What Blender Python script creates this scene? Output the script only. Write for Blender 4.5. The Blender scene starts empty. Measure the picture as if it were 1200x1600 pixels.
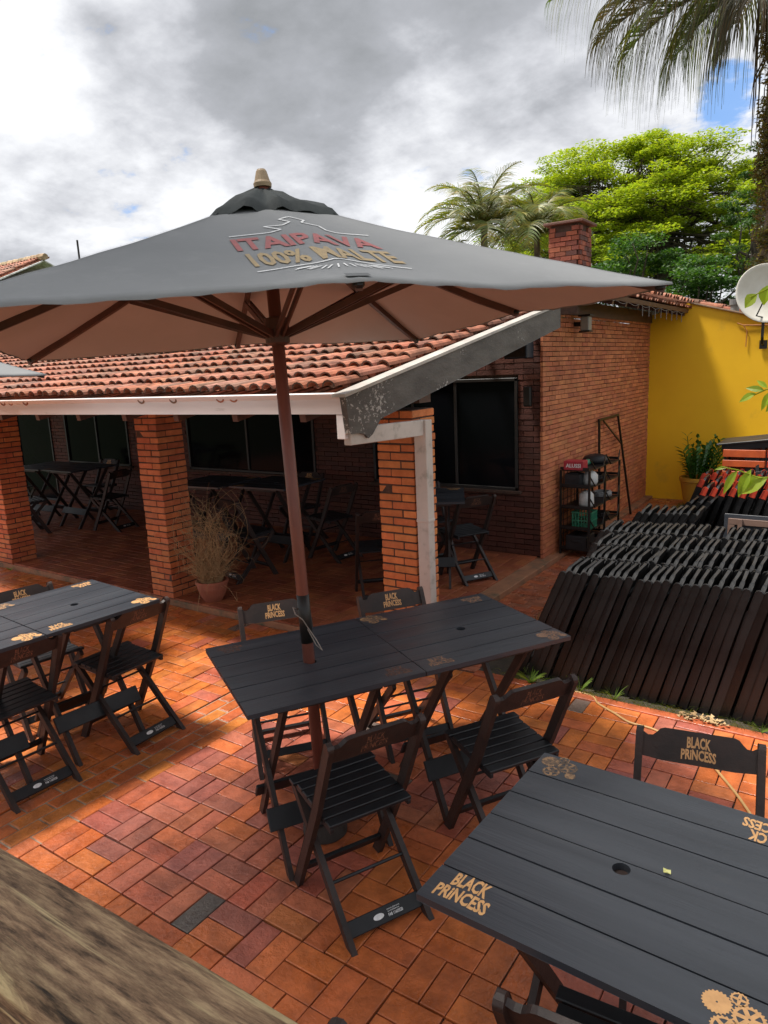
import bpy, bmesh, math, random
from mathutils import Vector, Matrix, geometry, noise
R = math.radians
rnd = random.Random(7)
U = rnd.uniform
S = bpy.context.scene
COL = S.collection
V = Vector

# ------------------------------------------------------------------ camera
cam_d = bpy.data.cameras.new('camera'); cam = bpy.data.objects.new('camera', cam_d); COL.objects.link(cam); S.camera = cam
CH = 2.2; yaw, pitch, roll = -.604, .1985, -.0443
fw = V((math.sin(yaw)*math.cos(pitch), math.cos(yaw)*math.cos(pitch), -math.sin(pitch)))
r0 = V((math.cos(yaw), -math.sin(yaw), 0)); u0 = r0.cross(fw)
cr, sr = math.cos(roll), math.sin(roll)
r2 = cr*r0+sr*u0; u2 = -sr*r0+cr*u0
M = Matrix((r2, u2, -fw)).transposed().to_4x4(); M.translation = V((0, 0, CH)); cam.matrix_world = M
cam_d.sensor_fit = 'HORIZONTAL'; cam_d.sensor_width = 36; cam_d.lens = 36*1113.3/1200
cam_d.clip_start = .02; cam_d.clip_end = 2000
S.render.resolution_x = 768; S.render.resolution_y = 1024
S.view_settings.view_transform = 'Standard'; S.view_settings.look = 'None'; S.view_settings.gamma = 1
S.view_settings.exposure = 0.60

# ------------------------------------------------------------------ light
SUNV = V((-.38, -.19, 1.0)).normalized()          # towards the sun
elev = math.asin(SUNV.z); azim = math.atan2(SUNV.x, SUNV.y)
sd = bpy.data.lights.new('sun', 'SUN'); sd.energy = 4.5; sd.angle = R(9); sd.color = (1, .95, .87)
so = bpy.data.objects.new('sun', sd); COL.objects.link(so); so.rotation_euler = SUNV.to_track_quat('Z', 'Y').to_euler()
so.location = (0, 0, 30)

w = bpy.data.worlds.new('World'); S.world = w; w.use_nodes = True
nt = w.node_tree; N = nt.nodes; L = nt.links
for n_ in list(N): N.remove(n_)
def nd(tree, t, **k):
    n = tree.nodes.new(t)
    for a, b in k.items():
        if a == 'inp':
            for i, v in b.items(): n.inputs[i].default_value = v
        else: setattr(n, a, b)
    return n
out = nd(nt, 'ShaderNodeOutputWorld'); bg = nd(nt, 'ShaderNodeBackground')
sky = nd(nt, 'ShaderNodeTexSky', sky_type='NISHITA', sun_disc=False); sky.sun_elevation = elev; sky.sun_rotation = azim
skm = nd(nt, 'ShaderNodeVectorMath', operation='SCALE', inp={'Scale': .13}); L.new(sky.outputs[0], skm.inputs[0])
tc = nd(nt, 'ShaderNodeTexCoord')
sep = nd(nt, 'ShaderNodeSeparateXYZ'); L.new(tc.outputs['Generated'], sep.inputs[0])
def mth(op, a, b=None, c=None, clamp=False, tree=nt):
    n = tree.nodes.new('ShaderNodeMath'); n.operation = op; n.use_clamp = clamp
    for i, v in enumerate((a, b, c)):
        if v is None: continue
        if isinstance(v, (int, float)): n.inputs[i].default_value = v
        else: tree.links.new(v, n.inputs[i])
    return n.outputs[0]
zz = mth('ADD', mth('MAXIMUM', sep.outputs[2], 0.0), .30)
comb = nd(nt, 'ShaderNodeCombineXYZ')
L.new(mth('DIVIDE', sep.outputs[0], zz), comb.inputs[0]); L.new(mth('DIVIDE', sep.outputs[1], zz), comb.inputs[1])
def wnoise(scale, off, detail=6, rough=.55, dist=.0):
    mp = nd(nt, 'ShaderNodeMapping', inp={'Location': off}); L.new(comb.outputs[0], mp.inputs[0])
    n = nd(nt, 'ShaderNodeTexNoise', inp={'Scale': scale, 'Detail': detail, 'Roughness': rough, 'Distortion': dist}); L.new(mp.outputs[0], n.inputs[0])
    return n.outputs[0]
def spot(d, r0_, r1_):
    dp = nd(nt, 'ShaderNodeVectorMath', operation='DOT_PRODUCT'); L.new(tc.outputs['Generated'], dp.inputs[0]); dp.inputs[1].default_value = V(d).normalized()
    mr = nd(nt, 'ShaderNodeMapRange', interpolation_type='SMOOTHSTEP', inp={1: math.cos(r1_), 2: math.cos(r0_), 3: 0, 4: 1}); L.new(dp.outputs['Value'], mr.inputs[0])
    return mr.outputs[0]
big = wnoise(1.45, (3.1, 1.7, 0), 7, .5, .1)
fine = wnoise(5.5, (7.3, 2.2, 4), 9, .6, .1)
dens = mth('ADD', mth('MULTIPLY', big, .66), mth('MULTIPLY', fine, .34))
for d, a0, a1, s in (((-.60, .716, .345), .0, .20, .105), ((-.79, .549, .275), .0, .15, .11), ((-.364, .856, .366), .02, .14, .08), ((-.70, .62, .36), 0, .18, .07),
                     ((-.79, .512, .335), 0, .09, -.13), ((-.459, .841, .26), .02, .17, -.10), ((-.70, .65, .17), .05, .2, -.08), ((-.56, .77, .22), .0, .12, -.05)):
    dens = mth('ADD', dens, mth('MULTIPLY', spot(d, a0, a1), s))
cr_ = nd(nt, 'ShaderNodeValToRGB'); L.new(dens, cr_.inputs[0])
el = cr_.color_ramp.elements; el[0].position = .41; el[0].color = (.76, .77, .79, 1); el[1].position = .73; el[1].color = (.23, .24, .255, 1)
for p_, c_ in ((.47, (.63, .64, .665, 1)), (.54, (.46, .47, .50, 1)), (.61, (.32, .33, .355, 1))):
    e = el.new(p_); e.color = c_
# gaps of blue between the clouds
gap2 = mth('MULTIPLY', mth('SUBTRACT', fine, .5), 2.6)
gap2 = mth('ADD', gap2, mth('MULTIPLY', mth('SUBTRACT', .5, big), 1.2))
for d, a0, a1, s in (((-.160, .943, .290), .0, .045, .55), ((-.20, .93, .31), .0, .05, .15), ((-.497, .838, .234), .0, .032, .62), ((-.81, .565, .17), .0, .12, .12), ((-.44, .868, .215), 0, .05, .45), ((-.309, .881, .385), 0, .04, .35), ((-.10, .95, .22), 0, .12, .3)):
    gap2 = mth('ADD', gap2, mth('MULTIPLY', spot(d, a0, a1), s))
gr = nd(nt, 'ShaderNodeMapRange', interpolation_type='SMOOTHSTEP', inp={1: .38, 2: .80, 3: 0, 4: .92}); L.new(gap2, gr.inputs[0])
blue = nd(nt, 'ShaderNodeMixRGB', inp={0: .6}); L.new(skm.outputs[0], blue.inputs[1]); blue.inputs[2].default_value = (.10, .28, .66, 1)
mx = nd(nt, 'ShaderNodeMixRGB'); L.new(gr.outputs[0], mx.inputs[0]); L.new(cr_.outputs[0], mx.inputs[1]); L.new(blue.outputs[0], mx.inputs[2])
L.new(mx.outputs[0], bg.inputs[0]); bg.inputs[1].default_value = 1.0
L.new(bg.outputs[0], out.inputs[0])

# ------------------------------------------------------------------ materials
MATS = {}
def mat(name, c, c2=None, scale=8, rough=.6, bump=0, bscale=None, metal=0, attr=False, spec=.5, stretch=None, detail=5, ramp=(.35, .65), r2=None, coat=0, third=None, sub=0, obj_rand=0):
    if name in MATS: return MATS[name]
    m = bpy.data.materials.new(name); m.use_nodes = True; t = m.node_tree; b = t.nodes['Principled BSDF']; MATS[name] = m
    b.inputs['Roughness'].default_value = rough; b.inputs['Metallic'].default_value = metal; b.inputs['Specular IOR Level'].default_value = spec
    if coat: b.inputs['Coat Weight'].default_value = coat; b.inputs['Coat Roughness'].default_value = .25
    co = nd(t, 'ShaderNodeTexCoord'); mp = nd(t, 'ShaderNodeMapping'); t.links.new(co.outputs['Object'], mp.inputs[0])
    if stretch: mp.inputs['Scale'].default_value = stretch
    no = nd(t, 'ShaderNodeTexNoise', inp={'Scale': scale, 'Detail': detail, 'Roughness': .6}); t.links.new(mp.outputs[0], no.inputs[0])
    rp = nd(t, 'ShaderNodeMapRange', inp={1: ramp[0], 2: ramp[1]}); t.links.new(no.outputs[0], rp.inputs[0])
    mix = nd(t, 'ShaderNodeMixRGB'); mix.inputs[1].default_value = (*c, 1); mix.inputs[2].default_value = (*(c2 or [x*.75 for x in c]), 1); t.links.new(rp.outputs[0], mix.inputs[0])
    o = mix.outputs[0]
    if third:   # (colour, scale, lo, hi)
        n3 = nd(t, 'ShaderNodeTexNoise', inp={'Scale': third[1], 'Detail': 6, 'Roughness': .65}); t.links.new(mp.outputs[0], n3.inputs[0])
        r3 = nd(t, 'ShaderNodeMapRange', inp={1: third[2], 2: third[3]}); t.links.new(n3.outputs[0], r3.inputs[0])
        m3 = nd(t, 'ShaderNodeMixRGB'); t.links.new(r3.outputs[0], m3.inputs[0]); t.links.new(o, m3.inputs[1]); m3.inputs[2].default_value = (*third[0], 1); o = m3.outputs[0]
    if attr:
        at = nd(t, 'ShaderNodeAttribute', attribute_name='Col'); mm = nd(t, 'ShaderNodeMixRGB', blend_type='MULTIPLY', inp={0: 1})
        t.links.new(o, mm.inputs[1]); t.links.new(at.outputs[0], mm.inputs[2]); o = mm.outputs[0]
    if obj_rand:
        oi = nd(t, 'ShaderNodeObjectInfo'); mr = nd(t, 'ShaderNodeMapRange', inp={3: 1-obj_rand, 4: 1+obj_rand}); t.links.new(oi.outputs['Random'], mr.inputs[0])
        mm = nd(t, 'ShaderNodeVectorMath', operation='SCALE'); t.links.new(o, mm.inputs[0]); t.links.new(mr.outputs[0], mm.inputs['Scale']); o = mm.outputs[0]
    t.links.new(o, b.inputs['Base Color'])
    if r2 is not None:
        nr = nd(t, 'ShaderNodeTexNoise', inp={'Scale': scale*.45, 'Detail': 4}); t.links.new(mp.outputs[0], nr.inputs[0])
        rr = nd(t, 'ShaderNodeMapRange', inp={1: .35, 2: .65, 3: rough, 4: r2}); t.links.new(nr.outputs[0], rr.inputs[0]); t.links.new(rr.outputs[0], b.inputs['Roughness'])
    if bump:
        nb = nd(t, 'ShaderNodeTexNoise', inp={'Scale': bscale or scale*3, 'Detail': 6, 'Roughness': .6}); t.links.new(mp.outputs[0], nb.inputs[0])
        bp = nd(t, 'ShaderNodeBump', inp={'Strength': min(1, bump), 'Distance': .01*max(1, bump)}); t.links.new(nb.outputs[0], bp.inputs['Height']); t.links.new(bp.outputs[0], b.inputs['Normal'])
    return m

def leafmat(name, c, c2, trans=.35, rough=.5):
    if name in MATS: return MATS[name]
    m = mat(name, c, c2, scale=3, rough=rough, attr=True)
    t = m.node_tree; b = t.nodes['Principled BSDF']; o = [n for n in t.nodes if n.type == 'OUTPUT_MATERIAL'][0]
    src = b.inputs['Base Color'].links[0].from_socket
    tr = nd(t, 'ShaderNodeBsdfTranslucent'); sc = nd(t, 'ShaderNodeVectorMath', operation='MULTIPLY'); t.links.new(src, sc.inputs[0]); sc.inputs[1].default_value = (1.5, 1.6, .6); t.links.new(sc.outputs[0], tr.inputs[0])
    ms = nd(t, 'ShaderNodeMixShader', inp={0: trans}); t.links.new(b.outputs[0], ms.inputs[1]); t.links.new(tr.outputs[0], ms.inputs[2]); t.links.new(ms.outputs[0], o.inputs[0])
    return m

mPAV = mat('paver_clay', (1.05, 1, 1), (.66, .62, .64), scale=11, rough=.19, r2=.52, bump=.6, bscale=45, attr=True, third=((.40, .36, .40), 3.4, .54, .80), detail=8)
mPAV2 = mat('veranda_paver_clay', (1, 1, 1), (.7, .66, .66), scale=5, rough=.4, r2=.62, bump=.3, bscale=50, attr=True)
mGROUT = mat('joint_sand', (.055, .035, .028), (.03, .022, .018), scale=30, rough=.9, bump=.5)
mGROUTL = mat('joint_cement', (.42, .34, .26), (.24, .15, .10), scale=14, rough=.9, bump=.5)
mSTEP = mat('step_cement', (.36, .16, .08), (.24, .11, .06), scale=6, rough=.8, bump=.4, third=((.09, .085, .05), 5, .5, .7))
mSOIL = mat('soil', (.06, .045, .03), (.03, .025, .018), scale=5, rough=.95, bump=1, bscale=20)
mLAND = mat('lawn', (.06, .09, .03), (.035, .06, .02), scale=.5, rough=.9, bump=.6, bscale=4)
mBRICK = mat('brick_clay', (1, 1, 1), (.78, .74, .72), scale=14, rough=.75, bump=.6, bscale=70, attr=True, third=((.66, .56, .52), 2.2, .50, .80))
mMORT = mat('mortar', (.10, .055, .038), (.06, .035, .026), scale=20, rough=.9, bump=.5)
mTILE = mat('roof_tile_clay', (1, 1, 1), (.62, .6, .58), scale=9, rough=.75, bump=.5, bscale=40, attr=True, third=((.36, .34, .30), 5.5, .48, .66))
mWHITE = mat('painted_metal_white', (.78, .72, .71), (.68, .61, .60), scale=2.5, rough=.45, stretch=(.4, 1, 3), third=((.40, .34, .31), 7, .62, .8))
mPIPE = mat('painted_pipe', (.62, .56, .51), (.50, .45, .41), scale=3, rough=.5, third=((.27, .25, .2), 6, .55, .75))
mBARGE = mat('weathered_board', (.13, .12, .108), (.075, .068, .062), scale=6, rough=.7, bump=.5, bscale=30, stretch=(1, .5, 1.4))
mFLASH = mat('metal_flashing', (.50, .47, .42), (.36, .33, .30), scale=5, rough=.45)
mGLASS = mat('dark_glass', (.004, .005, .006), (.006, .006, .008), scale=1.2, rough=.10, spec=.035)
mFRAME = mat('window_frame_metal', (.014, .012, .011), rough=.5)
mYEL = mat('yellow_wall_paint', (.90, .52, .008), (.84, .465, .007), scale=1.3, rough=.6, bump=.12, bscale=25, third=((.55, .32, .03), 1.6, .60, .85))
mBLK = mat('black_paint', (.016, .017, .020), (.009, .010, .012), scale=7, rough=.38, r2=.55, bump=.12, bscale=40, stretch=(1, 1, 1), spec=.42)
mPOST = mat('bounce_browned_black_paint', (.040, .023, .019), (.020, .014, .013), scale=9, rough=.42, r2=.6, bump=.2, bscale=50, spec=.4)  # black paint, browned in its colour for light bounced off the red paving
mTOP = mat('tabletop_paint', (.040, .045, .055), (.029, .033, .041), scale=6, rough=.30, r2=.46, bump=.18, bscale=26, stretch=(.18, 2.6, 1), spec=.55, third=((.060, .062, .068), 9, .58, .85))
mSTK = mat('stacked_black_paint', (.009, .0085, .009), (.006, .006, .0065), scale=8, rough=.33, r2=.5, bump=.2, bscale=40, spec=.5, obj_rand=.4)
mGOLD = mat('copper_print', (.62, .34, .14), (.50, .27, .11), scale=40, rough=.5)
mGOLDD = mat('worn_copper_print', (.22, .095, .055), (.07, .035, .025), scale=60, rough=.6, ramp=(.4, .55))
mWPR = mat('white_print', (.78, .78, .78), (.6, .6, .6), scale=60, rough=.5)
mREDC = mat('red_painted_wood', (.55, .06, .025), (.42, .04, .02), scale=12, rough=.4)
mORC = mat('orange_crate', (.62, .12, .03), (.5, .09, .025), scale=10, rough=.4)
mCLOTH = mat('grey_canvas', (.20, .205, .21), (.17, .175, .18), scale=1.6, rough=.62, bump=.3, bscale=5, spec=.35, third=((.235, .24, .245), 3, .55, .75))
mCLOTHU = mat('canvas_underside', (.46, .43, .45), (.40, .37, .385), scale=1.5, rough=.8, bump=.2, bscale=6)
mCAP = mat('dark_canvas', (.030, .037, .038), (.018, .022, .023), scale=5, rough=.75, bump=.6, bscale=9, spec=.3)
mWOODR = mat('reddish_varnished_wood', (.20, .062, .042), (.13, .042, .030), scale=7, rough=.42, stretch=(3, 3, .5), bump=.15)
mWOODD = mat('dark_rib_wood', (.10, .042, .034), (.06, .028, .024), scale=9, rough=.5)
mWOODB = mat('bare_brown_wood', (.17, .10, .075), (.12, .07, .052), scale=9, rough=.6, stretch=(.3, 2, 2))
mTAN = mat('finial_wood', (.36, .26, .16), (.28, .19, .11), scale=20, rough=.6)
mUR = mat('umbrella_red_print', (.36, .085, .08), (.28, .08, .08), scale=30, rough=.6)
mUG = mat('umbrella_gold_print', (.36, .255, .12), (.30, .215, .11), scale=30, rough=.6)
mTERRA = mat('terracotta', (.36, .12, .07), (.26, .09, .055), scale=6, rough=.65, bump=.3)
mYPOT = mat('yellow_plastic', (.62, .36, .04), (.5, .28, .04), scale=4, rough=.45, third=((.3, .17, .06), 5, .6, .8))
mSTRAW = mat('dry_twigs', (.50, .34, .17), (.32, .20, .10), scale=9, rough=.8)
mMETAL = mat('black_metal', (.014, .014, .015), (.022, .018, .016), scale=9, rough=.42, metal=.3)
mDISH = mat('dish_paint', (.62, .60, .54), (.52, .49, .42), scale=3, rough=.5)
mPLW = mat('white_plastic', (.6, .6, .58), rough=.4); mPLG = mat('green_plastic', (.03, .22, .13), rough=.4); mPLR = mat('red_card', (.45, .03, .05), rough=.5)
mCABLE = mat('orange_cable', (.50, .20, .07), (.4, .15, .05), scale=8, rough=.5)
mBARK = mat('bark', (.11, .085, .06), (.05, .04, .03), scale=6, rough=.9, bump=1, bscale=14)
mPTRK = mat('palm_bark', (.20, .155, .10), (.09, .07, .048), scale=7, rough=.9, bump=1.5, bscale=9)
mL_LIME = leafmat('leaf_lime', (.33, .38, .035), (.23, .30, .025), .42)
mL_GRN = leafmat('leaf_green', (.065, .13, .022), (.035, .085, .018), .3)
mL_PALM = leafmat('palm_leaf', (.13, .18, .05), (.17, .17, .06), .35, .45)
mL_DRY = leafmat('dry_palm_leaf', (.115, .085, .05), (.07, .065, .04), .25, .6)
mL_IVY = leafmat('ivy_leaf', (.22, .21, .07), (.13, .13, .05), .25, .5)
mL_VINE = leafmat('vine_leaf', (.26, .34, .03), (.16, .26, .03), .5, .4)
mL_ZZ = leafmat('glossy_leaf', (.06, .17, .03), (.035, .11, .02), .2, .3)
mGRASS = leafmat('grass_blade', (.16, .20, .05), (.10, .15, .03), .3, .5)
# big weathered rail
def railmat():
    m = bpy.data.materials.new('weathered_log'); m.use_nodes = True; t = m.node_tree; b = t.nodes['Principled BSDF']; b.inputs['Roughness'].default_value = .85
    co = nd(t, 'ShaderNodeTexCoord'); mp = nd(t, 'ShaderNodeMapping', inp={'Scale': (.7, 11, 11)}); t.links.new(co.outputs['Object'], mp.inputs[0])
    a = nd(t, 'ShaderNodeTexNoise', inp={'Scale': 2.2, 'Detail': 8, 'Roughness': .65, 'Distortion': .5}); t.links.new(mp.outputs[0], a.inputs[0])
    mp2 = nd(t, 'ShaderNodeMapping', inp={'Scale': (1.3, 9, 9)}); t.links.new(co.outputs['Object'], mp2.inputs[0])
    f = nd(t, 'ShaderNodeTexNoise', inp={'Scale': 9, 'Detail': 9, 'Roughness': .72}); t.links.new(mp2.outputs[0], f.inputs[0])
    r = nd(t, 'ShaderNodeValToRGB'); t.links.new(f.outputs[0], r.inputs[0]); e = r.color_ramp.elements
    e[0].position = .36; e[0].color = (.10, .056, .030, 1); e[1].position = .66; e[1].color = (.62, .42, .235, 1); x = e.new(.5); x.color = (.34, .205, .115, 1)
    r2_ = nd(t, 'ShaderNodeValToRGB'); t.links.new(a.outputs[0], r2_.inputs[0]); e = r2_.color_ramp.elements
    e[0].position = .55; e[0].color = (0, 0, 0, 1); e[1].position = .61; e[1].color = (1, 1, 1, 1)
    mxx = nd(t, 'ShaderNodeMixRGB'); t.links.new(r2_.outputs[0], mxx.inputs[0]); t.links.new(r.outputs[0], mxx.inputs[1]); mxx.inputs[2].default_value = (.75, .56, .30, 1)
    # dark cracks
    r3 = nd(t, 'ShaderNodeValToRGB'); t.links.new(a.outputs[0], r3.inputs[0]); e = r3.color_ramp.elements
    e[0].position = .36; e[0].color = (1, 1, 1, 1); e[1].position = .42; e[1].color = (0, 0, 0, 1)
    mm = nd(t, 'ShaderNodeMixRGB'); t.links.new(r3.outputs[0], mm.inputs[0]); t.links.new(mxx.outputs[0], mm.inputs[1]); mm.inputs[2].default_value = (.035, .022, .014, 1)
    t.links.new(mm.outputs[0], b.inputs['Base Color'])
    ad = mth('ADD', f.outputs[0], mth('MULTIPLY', a.outputs[0], 4.0, tree=t), tree=t)
    bp = nd(t, 'ShaderNodeBump', inp={'Strength': 1.0, 'Distance': .010}); t.links.new(ad, bp.inputs['Height']); t.links.new(bp.outputs[0], b.inputs['Normal'])
    return m
mRAIL = railmat()
# peeling white paint on the barge board
def bargemat():
    t = mBARGE.node_tree; b = t.nodes['Principled BSDF']; src = b.inputs['Base Color'].links[0].from_socket
    co = nd(t, 'ShaderNodeTexCoord'); mp = nd(t, 'ShaderNodeMapping', inp={'Scale': (1, .8, 1.1), 'Rotation': (R(25), 0, 0)}); t.links.new(co.outputs['Object'], mp.inputs[0])
    n1 = nd(t, 'ShaderNodeTexNoise', inp={'Scale': 3.2, 'Detail': 3}); t.links.new(mp.outputs[0], n1.inputs[0])
    n2 = nd(t, 'ShaderNodeTexNoise', inp={'Scale': 34, 'Detail': 7, 'Roughness': .75}); t.links.new(mp.outputs[0], n2.inputs[0])
    s = mth('ADD', mth('MULTIPLY', n1.outputs[0], .7, tree=t), mth('MULTIPLY', n2.outputs[0], 1.1, tree=t), tree=t)
    r = nd(t, 'ShaderNodeMapRange', inp={1: 1.06, 2: 1.085}); t.links.new(s, r.inputs[0])
    mx_ = nd(t, 'ShaderNodeMixRGB'); t.links.new(r.outputs[0], mx_.inputs[0]); t.links.new(src, mx_.inputs[1]); mx_.inputs[2].default_value = (.45, .43, .40, 1); t.links.new(mx_.outputs[0], b.inputs['Base Color'])
bargemat()

# ------------------------------------------------------------------ mesh helpers
class MB:
    def __init__(s): s.v = []; s.f = []; s.c = []; s.m = []
    def add(s, vs, fs, col=(1, 1, 1), mi=0):
        o = len(s.v); s.v.extend([tuple(v) for v in vs])
        for f in fs: s.f.append([i+o for i in f]); s.c.append(col); s.m.append(mi)
    def box(s, c, d, rot=None, col=(1, 1, 1), mi=0):
        hx, hy, hz = d[0]/2, d[1]/2, d[2]/2
        vs = [V((x*hx, y*hy, z*hz)) for z in (-1, 1) for x, y in ((-1, -1), (1, -1), (1, 1), (-1, 1))]
        if rot is not None: vs = [rot @ v for v in vs]
        vs = [v+V(c) for v in vs]
        s.add(vs, [(0, 3, 2, 1), (4, 5, 6, 7), (0, 1, 5, 4), (1, 2, 6, 5), (2, 3, 7, 6), (3, 0, 4, 7)], col, mi)
    def b2(s, x0, x1, y0, y1, z0, z1, col=(1, 1, 1), mi=0): s.box(((x0+x1)/2, (y0+y1)/2, (z0+z1)/2), (x1-x0, y1-y0, z1-z0), None, col, mi)
    def chamf(s, c, d, rot=None, col=(1, 1, 1), ch=.006):
        # box with chamfered top edges (pavers)
        hx, hy, hz = d[0]/2, d[1]/2, d[2]/2
        vs = []
        for z, k in ((-hz, 0), (hz-ch*.7, 0), (hz, ch)):
            vs += [V((x*(hx-k), y*(hy-k), z)) for x, y in ((-1, -1), (1, -1), (1, 1), (-1, 1))]
        if rot is not None: vs = [rot @ v for v in vs]
        vs = [v+V(c) for v in vs]
        fs = [(8, 9, 10, 11)]
        for l in (0, 4):
            for i in range(4): j = (i+1) % 4; fs.append((l+i, l+j, l+4+j, l+4+i))
        s.add(vs, fs, col)
    def beam(s, p0, p1, w, h, side=(1, 0, 0), col=(1, 1, 1), mi=0, w1=None, h1=None):
        p0, p1 = V(p0), V(p1); d = (p1-p0).normalized(); sd_ = V(side); sd_ = (sd_-d*sd_.dot(d)).normalized(); up = d.cross(sd_)
        vs = []
        for p, ww, hh in ((p0, w, h), (p1, w1 or w, h1 or h)):
            vs += [p+sd_*(a*ww/2)+up*(b_*hh/2) for a, b_ in ((-1, -1), (1, -1), (1, 1), (-1, 1))]
        s.add(vs, [(3, 2, 1, 0), (4, 5, 6, 7), (0, 1, 5, 4), (1, 2, 6, 5), (2, 3, 7, 6), (3, 0, 4, 7)], col, mi)
    def tube(s, pts, r, n=6, col=(1, 1, 1), cap=True, r1=None, mi=0, rs=None):
        pts = [V(p) for p in pts]; m = len(pts); vs = []
        prev = None
        for i, p in enumerate(pts):
            d = (pts[min(i+1, m-1)]-pts[max(i-1, 0)]).normalized()
            if prev is None: a = d.orthogonal().normalized()
            else:
                a = prev-d*prev.dot(d); a = a.normalized() if a.length > 1e-6 else d.orthogonal().normalized()
            prev = a; b_ = d.cross(a)
            rr = rs[i] if rs else (r if r1 is None else r+(r1-r)*i/(m-1))
            vs += [p+(a*math.cos(k*2*math.pi/n)+b_*math.sin(k*2*math.pi/n))*rr for k in range(n)]
        fs = []
        for i in range(m-1):
            for k in range(n): k2 = (k+1) % n; fs.append((i*n+k, i*n+k2, (i+1)*n+k2, (i+1)*n+k))
        if cap: fs.append(tuple(range(n-1, -1, -1))); fs.append(tuple((m-1)*n+k for k in range(n)))
        s.add(vs, fs, col, mi)
    def lathe(s, prof, c=(0, 0, 0), n=28, col=(1, 1, 1), mi=0):
        vs = []; c = V(c)
        for r_, z in prof: vs += [c+V((r_*math.cos(k*2*math.pi/n), r_*math.sin(k*2*math.pi/n), z)) for k in range(n)]
        fs = []
        for i in range(len(prof)-1):
            for k in range(n): k2 = (k+1) % n; fs.append((i*n+k, i*n+k2, (i+1)*n+k2, (i+1)*n+k))
        s.add(vs, fs, col, mi)
    def prism(s, poly, holes, t0, t1, fn, col=(1, 1, 1), mi=0):
        # poly/holes are 2D; fn(a,b,t) -> 3D ; extruded from t0 to t1
        loops = [poly]+list(holes); tess = geometry.tessellate_polygon([[V((a, b, 0)) for a, b in l] for l in loops])
        flat = [q for l in loops for q in l]; n = len(flat)
        vs = [fn(a, b, t0) for a, b in flat]+[fn(a, b, t1) for a, b in flat]
        fs = []
        for t in tess:
            fs.append(tuple(t)); fs.append(tuple(i+n for i in reversed(t)))
        o = 0
        for l in loops:
            m = len(l)
            for i in range(m): j = (i+1) % m; fs.append((o+i, o+j, o+j+n, o+i+n))
            o += m
        s.add(vs, fs, col, mi)
    def ribbon(s, pts, w, nrm=(0, 0, 1), col=(1, 1, 1), w1=None, mi=0):
        pts = [V(p) for p in pts]; m = len(pts); vs = []
        for i, p in enumerate(pts):
            d = (pts[min(i+1, m-1)]-pts[max(i-1, 0)]); sdv = d.cross(V(nrm)); sdv = sdv.normalized() if sdv.length > 1e-6 else V((1, 0, 0))
            ww = w if w1 is None else w+(w1-w)*i/(m-1); vs += [p-sdv*ww/2, p+sdv*ww/2]
        s.add(vs, [(2*i, 2*i+1, 2*i+3, 2*i+2) for i in range(m-1)], col, mi)
    def obj(s, name, m, parent=None, smooth=False, bevel=0, fix=False, seg=1):
        me = bpy.data.meshes.new(name); me.from_pydata(s.v, [], s.f)
        ms = m if isinstance(m, (list, tuple)) else [m]
        for q in ms: me.materials.append(q)
        if len(ms) > 1: me.polygons.foreach_set('material_index', s.m)
        if any(c != (1, 1, 1) for c in s.c):
            at = me.color_attributes.new('Col', 'FLOAT_COLOR', 'CORNER'); buf = []
            for p, c in zip(s.f, s.c): buf += [c[0], c[1], c[2], 1.0]*len(p)
            at.data.foreach_set('color', buf)
        elif any('Col' == n_.attribute_name for q in ms for n_ in q.node_tree.nodes if n_.type == 'ATTRIBUTE'):
            at = me.color_attributes.new('Col', 'FLOAT_COLOR', 'CORNER'); at.data.foreach_set('color', [1.0]*(4*sum(len(p) for p in s.f)))
        if bevel or fix:
            bm = bmesh.new(); bm.from_mesh(me)
            if bevel:
                es = [e for e in bm.edges if len(e.link_faces) == 2 and e.calc_face_angle(0) > .6]
                bmesh.ops.bevel(bm, geom=es, offset=bevel, segments=seg, affect='EDGES', clamp_overlap=True)
            bmesh.ops.recalc_face_normals(bm, faces=bm.faces); bm.to_mesh(me); bm.free()
        if smooth: me.polygons.foreach_set('use_smooth', [True]*len(me.polygons))
        me.update()
        o = bpy.data.objects.new(name, me); COL.objects.link(o)
        if parent: o.parent = parent
        return o
def tag(o, label=None, cat=None, group=None, kind=None):
    for k, v in (('label', label), ('category', cat), ('group', group), ('kind', kind)):
        if v: o[k] = v
    return o
def thing(name, label, cat, loc=(0, 0, 0), rz=0, group=None):
    o = bpy.data.objects.new(name, None); COL.objects.link(o); o.location = loc; o.rotation_euler = (0, 0, rz); o.empty_display_size = .1
    return tag(o, label, cat, group)
KIDS = {}
def copy_tree(o, parent=None):
    c = o.copy(); COL.objects.link(c)
    if parent: c.parent = parent
    for ch in list(o.children): copy_tree(ch, c)
    return c
def vary(c, a=.1, b=.05):
    k = 1+U(-a, a); return (c[0]*k*(1+U(-b, b)), c[1]*k*(1+U(-b, b)), c[2]*k*(1+U(-b, b)))
def text_mesh(body, offset=0.0):
    cu = bpy.data.curves.new('txt', 'FONT'); cu.body = body; cu.size = 1; cu.align_x = 'CENTER'; cu.offset = offset; cu.resolution_u = 2
    o = bpy.data.objects.new('txt', cu); COL.objects.link(o); bpy.context.view_layer.update()
    dg = bpy.context.evaluated_depsgraph_get(); me = bpy.data.meshes.new_from_object(o.evaluated_get(dg))
    vs = [v.co.copy() for v in me.vertices]; fs = [tuple(p.vertices) for p in me.polygons]
    bpy.data.objects.remove(o); bpy.data.curves.remove(cu); bpy.data.meshes.remove(me)
    x0 = min(v.x for v in vs); x1 = max(v.x for v in vs); y0 = min(v.y for v in vs); y1 = max(v.y for v in vs)
    return [((v.x-x0)/(x1-x0), (v.y-y0)/(y1-y0)) for v in vs], fs
TC = {}
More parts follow.
